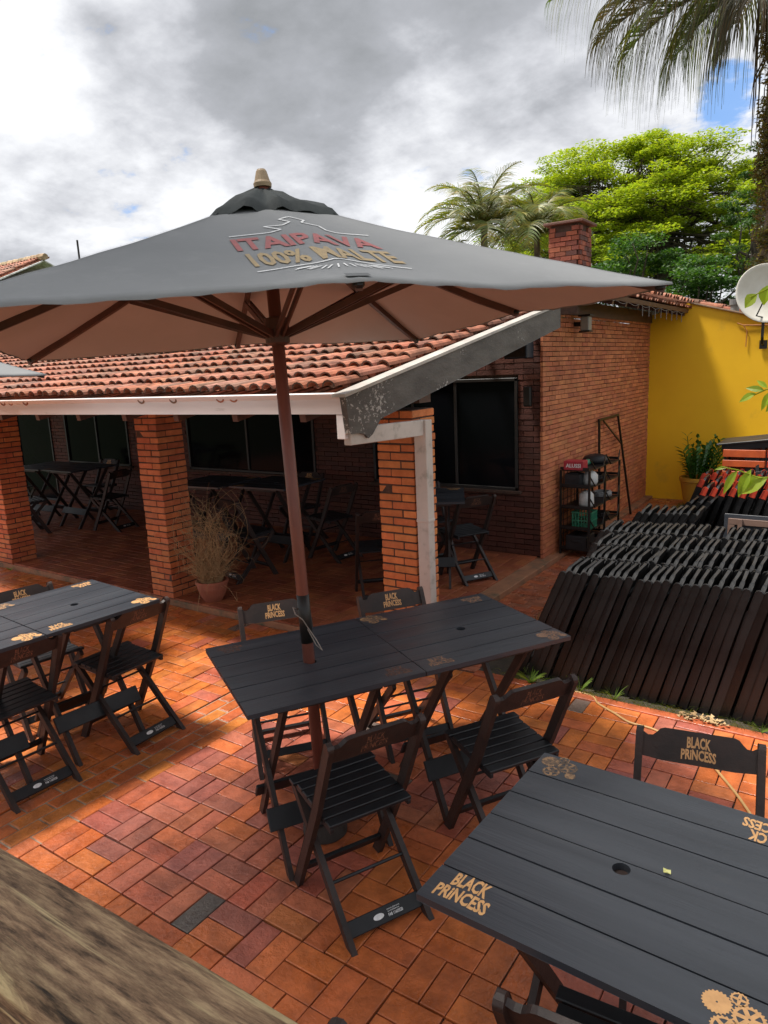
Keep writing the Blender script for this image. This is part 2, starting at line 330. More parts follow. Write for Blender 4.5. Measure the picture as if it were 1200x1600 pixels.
def put_text(mb, body, x0, x1, y0, y1, fn, offset=.015, arch=0, mi=0, col=(1, 1, 1)):
    if (body, offset) not in TC: TC[(body, offset)] = text_mesh(body, offset)
    vs, fs = TC[(body, offset)]
    mb.add([fn(x0+a*(x1-x0), y0+b*(y1-y0)+arch*(1-(2*a-1)**2)) for a, b in vs], fs, col, mi)
def logo(mb, cx, cy, w_, fn, mi=0):   # two stacked words
    h = w_*.34
    put_text(mb, 'BLACK', cx-w_*.34, cx+w_*.34, cy+h*.04, cy+h*1.05, fn, .035, w_*.03, mi)
    put_text(mb, 'PRiNCESS', cx-w_*.5, cx+w_*.5, cy-h*1.0, cy-h*.06, fn, .035, w_*.03, mi)
def gear(mb, cx, cy, r_, fn, teeth=18, hole=.0, spokes=0, mi=0):
    out_ = []
    for i in range(teeth*2):
        for k in (0, .5):
            a = (i+k)*math.pi/teeth; rr = r_ if i % 2 == 0 else r_*.9; out_.append((cx+rr*math.cos(a), cy+rr*math.sin(a)))
    holes = [[(cx+r_*.08*math.cos(-a*.785), cy+r_*.08*math.sin(-a*.785)) for a in range(8)]]
    if spokes:
        for k in range(spokes):
            a0 = k*2*math.pi/spokes+.2; a1 = (k+1)*2*math.pi/spokes-.2
            arc = [(cx+r_*.72*math.cos(a0+(a1-a0)*t/4), cy+r_*.72*math.sin(a0+(a1-a0)*t/4)) for t in range(5)]
            am = (a0+a1)/2; holes.append((arc+[(cx+r_*.28*math.cos(am), cy+r_*.28*math.sin(am))])[::-1])
    tess = geometry.tessellate_polygon([[V((a, b, 0)) for a, b in l] for l in [out_]+holes]); flat = [q for l in [out_]+holes for q in l]
    mb.add([fn(a, b) for a, b in flat], [tuple(t) for t in tess], (1, 1, 1), mi)
def gears(mb, cx, cy, s, fn):
    gear(mb, cx-s*.42, cy+s*.22, s*.36, fn, 22); gear(mb, cx+s*.32, cy+s*.12, s*.40, fn, 24, spokes=6); gear(mb, cx-s*.12, cy-s*.42, s*.34, fn, 20, spokes=5)
    gear(mb, cx+s*.02, cy+s*.58, s*.22, fn, 14, spokes=4); gear(mb, cx+s*.62, cy-s*.36, s*.22, fn, 14)

# ------------------------------------------------------------------ setting: ground, paving
mb = MB(); mb.add([(-400, -300, -.09), (400, -300, -.09), (400, 700, -.09), (-400, 700, -.09)], [(0, 1, 2, 3)]); tag(mb.obj('ground', mLAND), kind='structure')
PC = [(.62, .175, .048), (.58, .155, .045), (.60, .170, .048), (.54, .145, .048), (.57, .165, .052)]
def paver_col(x, y, sun_tint):
    n_ = noise.noise(V((x*.9, y*.9, 3.3)))
    c = rnd.choice(PC)
    if sun_tint > .5: c = rnd.choice([(.62, .180, .042), (.59, .160, .040), (.60, .190, .046), (.56, .150, .042)])
    elif n_ > -.05: c = rnd.choice([(.50, .150, .088), (.43, .130, .090), (.56, .160, .068), (.52, .165, .082), (.60, .175, .060), (.40, .135, .095), (.48, .130, .074)])  # pinker, duller tones put shade and sky sheen into the colour
    if rnd.random() < .03: c = (.48, .165, .055)
    if rnd.random() < .008: c = (.18, .14, .11)
    return vary(c, .14, .05)
def basket(mb, x0, x1, y0, y1, z, skip=None, a=.193, colf=None, ch=.003, gapw=.006, zj=.0024):
    nx = int((x1-x0)/a+1e-3); ny = int((y1-y0)/a+1e-3)
    for i in range(nx):
        for j in range(ny):
            cx = x0+(i+.5)*a; cy = y0+(j+.5)*a
            if skip and skip(cx, cy): continue
            for k in (-1, 1):
                hor = (i+j) % 2 == 0
                dx, dy = (a-gapw, a/2-gapw) if hor else (a/2-gapw, a-gapw)
                dx *= 1+U(-.02, .005); dy *= 1+U(-.025, .005)
                px, py = (cx, cy+k*a/4) if hor else (cx+k*a/4, cy)
                rot = Matrix.Rotation(U(-.012, .012), 3, 'Z') @ Matrix.Rotation(U(-.012, .012), 3, 'X') @ Matrix.Rotation(U(-.012, .012), 3, 'Y')
                mb.chamf((px+U(-.001, .001), py+U(-.001, .001), z-.02+U(-zj, zj)), (dx, dy, .04), rot, colf(px, py), ch)
mb = MB()
sun_tint = lambda x, y: 1.0 if (x < -3.6 and y > 1.2) or (y > 3.3 and x < -1.0) else 0.0  # oranger paver colours painted where the sun reaches the patio
def skipf(x, y): return False
def colf(x, y):
    c = paver_col(x, y, sun_tint(x, y) if rnd.random() < .8 else 0)
    if abs(x+2.20) < .07 and abs(y-1.66) < .06: c = (.12, .105, .09)
    return c
basket(mb, -3.20, 3.6, 4.335-28*.2135, 4.34, 0, skipf, a=.2135, colf=colf, gapw=.0055)
basket(mb, -3.625-46*.215, -3.62, 4.335-27*.215, 4.34, 0, skipf, a=.215, colf=colf, gapw=.0055)
tag(mb.obj('patio_paving', mPAV), kind='structure')
# border course with pale cement joints, four stretcher rows running away from the deck
mb = MB()
for i in range(4):
    y = -1.4+(i % 2)*.1
    while y < 4.3:
        l = .205; mb.chamf((-3.565+i*.1045, y+l/2, -.021+U(-.0015, .0015)), (.094 if i < 3 else .099, l-.009, .04), Matrix.Rotation(U(-.01, .01), 3, 'Z'), vary(rnd.choice([(.60, .20, .045), (.55, .15, .04), (.62, .215, .05), (.52, .14, .045)]), .10), .005); y += l
tag(mb.obj('border_course', mPAV), kind='structure')
mb = MB(); mb.add([(-3.62, -1.4, -.006), (-3.205, -1.4, -.006), (-3.205, 4.33, -.006), (-3.62, 4.33, -.006)], [(0, 1, 2, 3)]); tag(mb.obj('cement_joints', mGROUTL), kind='structure')
mb = MB(); mb.add([(-14, -1.6, -.013), (4, -1.6, -.013), (4, 4.36, -.013), (-14, 4.36, -.013)], [(0, 1, 2, 3)]); tag(mb.obj('paving_bed', mGROUT), kind='structure')
# path along the side wall
mb = MB(); y = 4.36; j = 0
while y < 11.58:
    x = -2.80; off = (j % 3)*.07
    while x < -2.27:
        l = min(.2-(off if x == -2.80 else 0), -2.25-x); mb.chamf((x+l/2, y+.045, -.02+U(-.002, .002)), (l-.006, .084, .04), None, vary(rnd.choice([(.44, .13, .055), (.40, .12, .055), (.36, .13, .07)]), .12), .005); x += l
    y += .0915; j += 1
tag(mb.obj('side_path', mPAV), kind='structure')
mb = MB(); mb.add([(-2.92, 4.36, -.013), (-2.25, 4.36, -.013), (-2.25, 11.6, -.013), (-2.92, 11.6, -.013)], [(0, 1, 2, 3)]); tag(mb.obj('path_bed', mGROUT), kind='structure')
# planting strip under the stacks
mb = MB(); nx, ny = 40, 40; vs = []; fs = []
for j in range(ny+1):
    for i in range(nx+1):
        x = -2.25+i*6/nx; y = 4.37+j*7.2/ny; vs.append((x, y, -.01+.03*noise.noise(V((x*2, y*2, 0)))+.015))
for j in range(ny):
    for i in range(nx): a_ = j*(nx+1)+i; fs.append((a_, a_+1, a_+nx+2, a_+nx+1))
mb.add(vs, fs); tag(mb.obj('planting_bed', mSOIL, smooth=True), kind='structure')
mb = MB(); mb.b2(-2.25, 3.6, 4.30, 4.375, -.05, .012, (.45, .12, .05)); tag(mb.obj('bed_kerb', mPAV, bevel=.004), kind='structure')
# veranda platform
mb = MB(); mb.b2(-14, -2.80, 4.345, 7.5, -.05, .052); mb.b2(-2.93, -2.80, 7.5, 11.6, -.05, .03); tag(mb.obj('veranda_step', mSTEP, bevel=.006), kind='structure')
mb = MB(); basket(mb, -13.9, -2.82, 4.36, 7.3, .07, None, a=.21, colf=lambda x, y: vary(rnd.choice([(.32, .095, .042), (.29, .08, .038), (.35, .11, .045)]), .1), ch=.004, gapw=.004, zj=.0006)  # darker than the patio pavers, veranda shade put into the colour
tag(mb.obj('veranda_floor', mPAV2), kind='structure')

# ------------------------------------------------------------------ brick walls
BC = [(.60, .18, .065), (.55, .155, .06), (.64, .215, .078), (.50, .14, .058), (.57, .19, .075)]
BCD = [(.36, .095, .048), (.40, .11, .05), (.33, .085, .045), (.42, .13, .06)]
def brick_panel(mb, org, ax, nrm, L_, H_, bl=.215, bh=.06, depth=.02, cols=BCD, jit=.003, g=.007, holes=()):
    # holes: (a0, a1, z0, z1) in panel coordinates, bricks are cut at their edges
    org, ax, nrm = V(org), V(ax), V(nrm); rot = Matrix((ax, nrm, V((0, 0, 1)))).transposed(); n_ = int(round(H_/bh)); bh = H_/n_
    for j in range(n_):
        x = -bl/2 if j % 2 else 0; zc_ = (j+.5)*bh
        hs = [h for h in holes if h[2]-.01 < zc_ < h[3]+.01]
        while x < L_-.01:
            segs = [(max(0, x), min(L_, x+bl))]
            for h in hs:
                ns = []
                for p, q in segs:
                    if q <= h[0] or p >= h[1]: ns.append((p, q)); continue
                    if p < h[0]: ns.append((p, h[0]))
                    if q > h[1]: ns.append((h[1], q))
                segs = ns
            for a_, b_ in segs:
                if b_-a_ > .03:
                    c = org+ax*((a_+b_)/2)+V((0, 0, zc_))+nrm*(depth/2+U(-jit, jit)); mb.box(c, (b_-a_-g, depth, (bh-g)*(1+U(-.08, .03))), rot @ Matrix.Rotation(U(-.010, .010), 3, 'Z') @ Matrix.Rotation(U(-.008, .008), 3, 'Y'), vary(rnd.choice(cols), .14))
            x += bl
def pillar(px, top, label, cols):
    t = thing('brick_pillar', label, 'pillar', (px+.16, 4.5, .0), group='brick pillars of the veranda')
    core = MB(); core.b2(-.150, .150, -.143, .157, 0, top); core.obj('mortar_core', mMORT, t)
    b = MB(); w_ = .32; n_ = int(top/.0595); h = top/n_; a_ = .205; c_ = w_-a_
    for j in range(n_):
        z = (j+.5)*h; f = j % 2
        for q in range(4):
            rot = Matrix.Rotation(q*math.pi/2, 3, 'Z')
            cx = (-w_/2+a_/2) if not f else (w_/2-a_/2); 
            if f: c = V((w_/2-a_/2, -w_/2+c_/2, z)); d = (a_-.010, c_-.004, h-.011)
            else: c = V((-w_/2+a_/2, -w_/2+c_/2, z)); d = (a_-.010, c_-.004, h-.011)
            c += V((U(-.003, .003), U(-.005, .004), 0)); cc = rot @ c+V((0, .008, 0))
            b.box(cc, (d[0]*(1+U(-.02, .01)), d[1], d[2]*(1+U(-.06, .04))), rot @ Matrix.Rotation(U(-.012, .012), 3, 'Z') @ Matrix.Rotation(U(-.01, .01), 3, 'Y'), vary(rnd.choice(cols), .13))
    b.obj('brickwork', mBRICK, t, bevel=.0035)
    return t
pillar(-3.04, 1.90, 'brick pillar right beside the pale downpipe at the veranda corner', [(.70, .225, .07), (.65, .195, .062), (.74, .26, .08)])  # brighter bricks than the other pillars, the light on them put into the colour
pillar(-5.88, 1.96, 'brick pillar beside the terracotta pot of dry twigs', BC)
pillar(-8.84, 1.96, 'brick pillar at the left edge of the veranda front', BC)

house = thing('brick_house', 'brick house with a deep tiled veranda, dark windows and a white gutter', 'house', (-7, 7.4, 0))
def H(o, nm=None): o.parent = house; o.matrix_parent_inverse = Matrix.Translation((7, -7.4, 0)); return o
# mass behind the brick skins
mb = MB(); mb.b2(-13.9, -2.935, 7.33, 11.6, .04, 2.66); H(mb.obj('masonry', mMORT))
mb = MB()
brick_panel(mb, (-2.935, 7.27, 0), (0, 1, 0), (1, 0, 0), 4.33, 2.72, bl=.19, bh=.052, depth=.028, g=.0065, cols=[(.58, .20, .085), (.53, .175, .078), (.62, .225, .095), (.50, .16, .075)])
H(mb.obj('side_wall', mBRICK, fix=True))
mb = MB()   # recess wall behind the veranda, openings left free
ops = [(-5.15, -3.20, .80, 2.04), (-8.60, -6.10, .82, 2.02), (-11.8, -10.04, .80, 2.0), (-13.4, -12.25, .07, 2.05)]
brick_panel(mb, (-2.91, 7.33, .07), (-1, 0, 0), (0, -1, 0), 10.9, 2.55, bl=.225, bh=.06, depth=.034, cols=[(.105, .032, .020), (.09, .028, .018), (.12, .036, .022)], jit=.004, holes=[(-2.91-o[1], -2.91-o[0], o[2]-.07, o[3]-.07) for o in ops])  # bricks far darker than outside, porch shade painted into their colour
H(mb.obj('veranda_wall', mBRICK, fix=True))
def window(x0, x1, z0, z1, divs, nm='window'):
    f = MB(); y = 7.296
    for a_, b_, c_, d_ in ((x0, x1, z0, z0+.035), (x0, x1, z1-.035, z1), (x0, x0+.035, z0, z1), (x1-.035, x1, z0, z1)): f.b2(a_, b_, y-.02, y+.03, c_, d_)
    for q in divs: f.b2(q-.018, q+.018, y-.012, y+.03, z0+.035, z1-.035)
    o = H(f.obj(nm, mFRAME, bevel=.003)); g = MB(); g.b2(x0+.01, x1-.01, y+.008, y+.02, z0+.01, z1-.01); q = g.obj('pane', mGLASS, o); return o
window(*ops[0], [-3.97, -4.55]); window(*ops[1], [-7.35]); window(*ops[2], [-10.9]); window(*ops[3], [], 'door')
for x0_, x1_, z0_ in ((-5.2, -3.16, .765), (-8.65, -6.05, .785), (-11.85, -10, .765)): mb = MB(); mb.b2(x0_, x1_, 7.25, 7.31, z0_, z0_+.035); H(mb.obj('window_sill', mMORT, bevel=.004))
mb = MB(); mb.prism([(-2.60, 2.67), (-2.60, 2.90), (-4.75, 3.50), (-6.9, 2.90), (-6.9, 2.67)], [], 7.42, 7.50, lambda a, b, t: V((a, t, b))); H(mb.obj('gable_wall', mMORT))

# roofs ------------------------------------------------------------
TCOL = [(.48, .17, .09), (.42, .145, .08), (.50, .20, .12), (.34, .14, .09), (.27, .14, .095), (.45, .19, .12), (.38, .18, .12)]
def tiles(mb, org, ax, up, L_, S_, pitch=.145, step=.36, rad=.056, endc=None):
    """barrel tiles: ax along the eave, up the slope; org = eave corner"""
    org, ax, up = V(org), V(ax).normalized(), V(up).normalized(); nr = ax.cross(up).normalized()
    if nr.z < 0: nr = -nr
    ncol = int(L_/pitch); nrow = int(math.ceil(S_/step))
    for j in range(nrow):
        for i in range(ncol):
            for kind in (0, 1):
                b0 = org+ax*((i+.5+.5*kind)*pitch+U(-.006, .006))+up*(j*step+U(-.015, .015)-(.03 if kind else 0))+nr*(.050 if kind == 0 else .052)
                l = step*1.18; n_ = 6; r0_, r1_ = (rad*1.08, rad*.90) if kind == 0 else (rad*.86, rad*1.02)
                lift0, lift1 = (.026+U(0, .010), .0) if kind == 0 else (-.012, -.035)
                c = vary(rnd.choice(TCOL), .16)
                vs = []
                for t, rr, lf in ((0, r0_, lift0), (1, r1_, lift1)):
                    for inner in (0, 1):
                        q = rr-inner*.013
                        for k in range(n_+1):
                            a_ = math.pi*k/n_; sgn = 1 if kind == 0 else -1
                            vs.append(b0+up*(l*t)+ax*(math.cos(a_)*q)+nr*(sgn*math.sin(a_)*q*.82+lf))
                m_ = n_+1; fs = []
                for k in range(n_):
                    fs.append((k, k+1, 2*m_+k+1, 2*m_+k)); fs.append((m_+k, m_+k+1, 3*m_+k+1, 3*m_+k)); 
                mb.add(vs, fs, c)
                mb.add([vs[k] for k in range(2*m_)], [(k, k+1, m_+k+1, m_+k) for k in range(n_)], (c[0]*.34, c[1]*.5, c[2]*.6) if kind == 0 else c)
sl = math.atan(.195); U1 = V((0, math.cos(sl), math.sin(sl)))
mb = MB(); tiles(mb, (-14.2, 3.50, 2.02), (1, 0, 0), U1, 9.4, 6.2, pitch=.122, step=.31, rad=.048); tiles(mb, (-4.8, 3.50, 2.02), (1, 0, 0), U1, 2.17, 3.4, pitch=.122, step=.31, rad=.048)
roof = H(mb.obj('roof', mTILE)); 
mb = MB(); 
def slab(mb, org, ax, up, L_, S_, th=.05):
    org, ax, up = V(org), V(ax).normalized(), V(up).normalized(); nr = ax.cross(up).normalized(); nr = nr if nr.z > 0 else -nr
    p = [org, org+ax*L_, org+ax*L_+up*S_, org+up*S_]; vs = p+[q-nr*th for q in p]
    mb.add(vs, [(0, 1, 2, 3), (7, 6, 5, 4), (0, 4, 5, 1), (1, 5, 6, 2), (2, 6, 7, 3), (3, 7, 4, 0)])
slab(mb, (-14.2, 3.50, 2.0), (1, 0, 0), U1, 9.45, 6.2); slab(mb, (-4.75, 3.50, 2.0), (1, 0, 0), U1, 2.11, 3.6)
D1 = V((0, math.cos(sl), -math.sin(sl))); slab(mb, (-14.2, 9.62, 3.18), (1, 0, 0), D1, 9.0, 5)
H(mb.obj('roof_deck', mWOODD, fix=True))
for x in [-13.6+.62*i for i in range(18)]: mb = MB(); mb.beam((x, 3.55, 1.925), (x, 7.3, 1.925+.195*3.75), .05, .09, (1, 0, 0)); H(mb.obj('rafter', mWOODD))
mb = MB(); mb.b2(-14, -2.70, 4.42, 4.58, 1.945, 2.10); H(mb.obj('beam', mWOODD))
# wing roof over the side wall
s2 = math.atan(.287); UW = V((-math.cos(s2), 0, math.sin(s2)))
mb = MB(); tiles(mb, (-2.36, 11.75, 2.88), (0, -1, 0), UW, 4.5, 2.5, pitch=.15); tiles(mb, (-.6, 15.8, 2.40), (0, -1, 0), UW, 4.0, 4.2, pitch=.15); H(mb.obj('wing_roof', mTILE))
mb = MB(); slab(mb, (-2.36, 11.58, 2.86), (0, -1, 0), UW, 4.3, 2.5); slab(mb, (-4.75, 11.58, 3.545), (0, -1, 0), V((-math.cos(s2), 0, -math.sin(s2))), 4.3, 2.5)
mb.b2(-2.93, -2.88, 7.3, 11.58, 2.70, 2.86); slab(mb, (-.6, 15.8, 2.37), (0, -1, 0), UW, 4.0, 4.2); H(mb.obj('wing_roof_deck', mWOODD, fix=True))
for i in range(9): mb = MB(); mb.beam((-2.40, 7.5+i*.5, 2.80), (-3.2, 7.5+i*.5, 2.80+.23), .05, .07, (0, 1, 0)); H(mb.obj('rafter', mWOODD))
# gable end: barge board with notched lower end, flashing cap
mb = MB(); y0, z0 = 3.445, 2.045; k = .195
poly = [(y0-.01, z0-.005), (y0+3.55, z0+3.55*k), (y0+3.55, z0+3.55*k-.215), (3.80, 1.885), (3.70, 1.795), (3.655, 1.775), (3.63, 1.80), (3.56, 1.815), (3.47, 1.82)]
mb.prism(poly, [], -2.655, -2.615, lambda a, b, t: V((t, a, b))); bb_ = H(mb.obj('barge_board', mBARGE, bevel=.003))
mb = MB(); mb.prism([(y0-.03, z0-.003), (y0-.03, z0+.017), (y0+3.55, z0+3.55*k+.022), (y0+3.55, z0+3.55*k-.0)], [], -2.70, -2.600, lambda a, b, t: V((t, a, b))); H(mb.obj('verge_flashing', mFLASH, bevel=.004))
# gutter
mb = MB()
prof = [(3.452, 2.070), (3.445, 2.062), (3.452, 2.045), (3.460, 2.030), (3.468, 1.938), (3.56, 1.938), (3.60, 2.05), (3.59, 2.05), (3.552, 1.948), (3.478, 1.948), (3.472, 2.03), (3.462, 2.060)]
mb.prism(prof, [], -14.2, -2.655, lambda a, b, t: V((t, a, b))); g_ = H(mb.obj('gutter', mWHITE))
mb = MB(); mb.b2(-2.72, -2.655, 3.470, 3.56, 1.785, 1.937); g2 = mb.obj('outlet', mWHITE, bevel=.003); H(g2)
mb = MB()
mb.beam((-2.665, 3.50, 1.80), (-2.645, 4.40, 1.775), .055, .11, (1, 0, 0)); mb.b2(-2.70, -2.60, 4.33, 4.42, 1.10, 1.83); mb.b2(-2.698, -2.602, 4.332, 4.418, -.01, 1.098); mb.b2(-2.703, -2.597, 4.327, 4.423, 1.088, 1.112)
H(mb.obj('downpipe', mPIPE, bevel=.004))
# chimney
ch = MB(); cx, cy, w_, d_ = -3.55, 9.85, .40, .44; zb = 3.0
cols = [(.30, .085, .048), (.22, .065, .042), (.34, .10, .052), (.13, .05, .038)]
cc = MB(); cc.b2(cx-w_/2+.012, cx+w_/2-.012, cy-d_/2+.012, cy+d_/2-.012, zb, 3.97)
for (o, a_, n_, l) in (((cx-w_/2, cy-d_/2+.012, zb), (1, 0, 0), (0, -1, 0), w_), ((cx+w_/2-.012, cy-d_/2, zb), (0, 1, 0), (1, 0, 0), d_), ((cx-w_/2+.012, cy-d_/2, zb), (0, 1, 0), (-1, 0, 0), d_), ((cx-w_/2, cy+d_/2-.012, zb), (1, 0, 0), (0, 1, 0), w_)):
    brick_panel(ch, o, a_, n_, l, .93, bl=.15, bh=.062, depth=.03, cols=cols, jit=.005, holes=[(.08, .28, .86, .93)])
chm = H(cc.obj('chimney', mMORT)); co_ = ch.obj('brickwork', mBRICK, chm, fix=True)
mb = MB(); mb.b2(cx-w_/2-.07, cx+w_/2+.07, cy-d_/2-.07, cy+d_/2+.07, 3.96, 3.995, (.16, .08, .06)); mb.obj('cap', mBRICK, chm, bevel=.006)
# yellow boundary wall
yw = thing('yellow_wall', 'bright yellow painted wall behind the stacked chairs, top sloping down to the right', 'wall', (-1, 11.6, 0))
zt = lambda x: 2.772-.287*(x+1.753)
mb = MB(); mb.prism([(-2.94, -.06), (3.2, -.06), (3.2, zt(3.2)), (-2.36, zt(-2.36)), (-2.94, zt(-2.36)-.15)], [], 11.6, 11.78, lambda a, b, t: V((a+1, t-11.6, b))); mb.obj('wall_face', mYEL, yw, bevel=.006)
mb = MB(); mb.beam((-2.36+1, .06, zt(-2.36)+.012), (3.2+1, .06, zt(3.2)+.012), .20, .022, (0, 1, 0)); mb.obj('coping', mat('coping_cement', (.36, .24, .15), (.22, .16, .11), scale=6, rough=.8), yw, bevel=.004)

# wall fittings
t = thing('wall_lantern', 'square wall lantern high on the brick side wall', 'lantern', (-2.84, 8.22, 2.5))
mb = MB(); mb.box((.07, 0, .10), (.10, .11, .16)); mb.obj('glass', mat('milky_glass', (.35, .33, .28), rough=.3), t, bevel=.01)
mb = MB(); mb.box((.07, 0, .19), (.14, .15, .02)); mb.box((.07, 0, .015), (.12, .13, .015)); mb.box((-.02, 0, .1), (.08, .05, .05)); mb.obj('bracket', mMETAL, t, bevel=.003)
t = thing('wall_sconce', 'small dark wall sconce beside the big dark window', 'sconce', (-3.06, 7.27, 1.74))
mb = MB(); mb.box((0, -.04, .10), (.085, .06, .21)); mb.obj('shade', mMETAL, t, bevel=.012); mb = MB(); mb.box((0, -.005, .1), (.05, .03, .10)); mb.obj('mount', mMETAL, t, bevel=.004)
t = thing('speaker_box', 'dark box under the roof above the veranda window', 'speaker', (-3.12, 7.2, 2.24))
mb = MB(); mb.box((0, -.06, .11), (.26, .18, .22)); mb.obj('cabinet', mat('dark_blue_plastic', (.02, .03, .05), rough=.5), t, bevel=.01); mb = MB(); mb.box((0, -.153, .11), (.22, .004, .18)); mb.obj('grille', mMETAL, t)
mb = MB(); pts = [(-2.38, 7.9+i*.1, 2.80+.012*math.sin(i*1.3)) for i in range(36)]; mb.tube(pts, .003, 5)
for i in range(12, 35, 3): mb.tube([pts[i], (pts[i][0], pts[i][1], pts[i][2]-.12)], .005, 5)
tag(mb.obj('string_lights', mat('pale_wire', (.22, .20, .19), rough=.5)), 'string of short pale hanging lights under the side eave', 'string lights')
t = thing('satellite_dish', 'off-white satellite dish on a dark mast at the top of the yellow wall', 'satellite dish', (-1.35, 11.5, 2.3))
mb = MB(); prof = [(0.001, .0)]+[(.40*i/10, .09*(i/10)**2) for i in range(1, 11)]+[(.405, .10), (.40, .104)]; prof2 = prof+[(.40*i/10, .09*(i/10)**2+.012) for i in range(9, -1, -1)]
mb.lathe([(max(a_, .001), b_) for a_, b_ in prof2], n=40); o = mb.obj('reflector', mDISH, t, smooth=True, fix=True); o.location = (0, -.14, .66); o.rotation_euler = V((.42, -.86, .20)).to_track_quat('Z', 'Y').to_euler()
mb = MB(); mb.tube([(0, .02, 0), (0, -.06, .02), (0, -.10, .10), (0, -.08, .62)], .02, 8); mb.box((0, .07, .0), (.10, .02, .12)); mb.obj('mast', mMETAL, t)
mb = MB(); mb.tube([(.05, -.2, .35), (-.05, -.40, .38), (.10, -.52, .70)], .010, 6); mb.box((.10, -.53, .72), (.05, .07, .05)); mb.obj('feed_arm', mMETAL, t)
mb = MB(); mb.tube([(-1.70, 11.585, 2.62), (-1.62, 11.58, 2.585), (-1.2, 11.58, 2.56), (0, 11.58, 2.57)], .007, 5); mb.tube([(-1.62, 11.58, 2.585), (-1.57, 11.58, 2.5), (-1.575, 11.58, 2.28)], .007, 5); tag(mb.obj('wall_cable', mCABLE), 'thin brown cable stapled across the yellow wall by the dish', 'cable')
mb = MB(); mb.lathe([(.06, 0), (.06, .20), (.045, .20), (.045, .02)], (-1.76, 11.69, 2.74), 14); mb.lathe([(.06, .14), (.075, .14), (.075, .22), (.05, .22)], (-1.76, 11.69, 2.74), 14); tag(mb.obj('vent_pipe', mat('grey_plastic', (.22, .22, .22), rough=.5), fix=True), 'short grey vent pipe on top of the yellow wall left of the dish', 'pipe')

# upper house far left + antenna
t = thing('background_house', 'distant house with weathered tile roof at the far left above the umbrella', 'house', (-30.3, 15, .35))
mb = MB(); mb.b2(-6, 1.3, .8, 7, -.4, 5.6); mb.obj('wall', mat('ochre_plaster', (.45, .33, .2), rough=.8), t)
mb = MB(); ug = V((0, math.cos(.42), math.sin(.42))); tiles(mb, (-7, -.6, 5.35), (1, 0, 0), ug, 8.6, 3.6, pitch=.24, step=.5, rad=.09); slab(mb, (-7, -.6, 5.33), (1, 0, 0), ug, 8.6, 3.7)
slab(mb, (-7, 2.75, 6.86), (1, 0, 0), V((0, math.cos(.42), -math.sin(.42))), 8.6, 4.2)
for i in range(19): mb.tube([(-7+i*.46, 2.75, 6.98), (-6.52+i*.46, 2.75, 6.95)], .13, 8, vary((.50, .36, .22), .2))
mb.obj('roof', mTILE, t)
mb = MB(); mb.tube([(-13.74, 9.3, 3.0), (-13.75, 9.3, 5.05)], .02, 6); mb.tube([(-13.74, 9.3, 4.6), (-13.74, 9.3, 4.66)], .03, 6); tag(mb.obj('antenna_pole', mMETAL), 'short thin dark pole sticking up behind the umbrella at the left', 'pole')
print('setting done', len(bpy.data.objects))

# ------------------------------------------------------------------ folding chairs
def strip_poly(pts, w, round_top=True, flat_foot=True):
    n = len(pts); Lf, Rt = [], []
    for i, (a, b) in enumerate(pts):
        d0 = V((pts[i][0]-pts[i-1][0], pts[i][1]-pts[i-1][1])).normalized() if i else None
        d1 = V((pts[i+1][0]-pts[i][0], pts[i+1][1]-pts[i][1])).normalized() if i < n-1 else None
        d = ((d0 or d1)+(d1 or d0)).normalized(); nn = V((-d.y, d.x)); dd = d1 or d0; k = 1/max(.5, nn.dot(V((-dd.y, dd.x))))
        if i == 0 and flat_foot: # horizontal foot cut
            nx = V((-1 if d.y > 0 else 1, 0)); k = 1/max(.5, abs(d.y)); nn = nx
        Lf.append((a+nn.x*w/2*k, b+nn.y*w/2*k)); Rt.append((a-nn.x*w/2*k, b-nn.y*w/2*k))
    cap = []
    if round_top:
        e = V(pts[-1]); d = V((pts[-1][0]-pts[-2][0], pts[-1][1]-pts[-2][1])).normalized(); nn = V((-d.y, d.x))
        for k in range(1, 5):
            a_ = math.pi*k/5; cap.append(tuple(e-nn*math.cos(a_)*w/2+d*math.sin(a_)*w*.42))
    return Rt+cap+Lf[::-1]
def yz(a, b, t): return V((t, a, b))
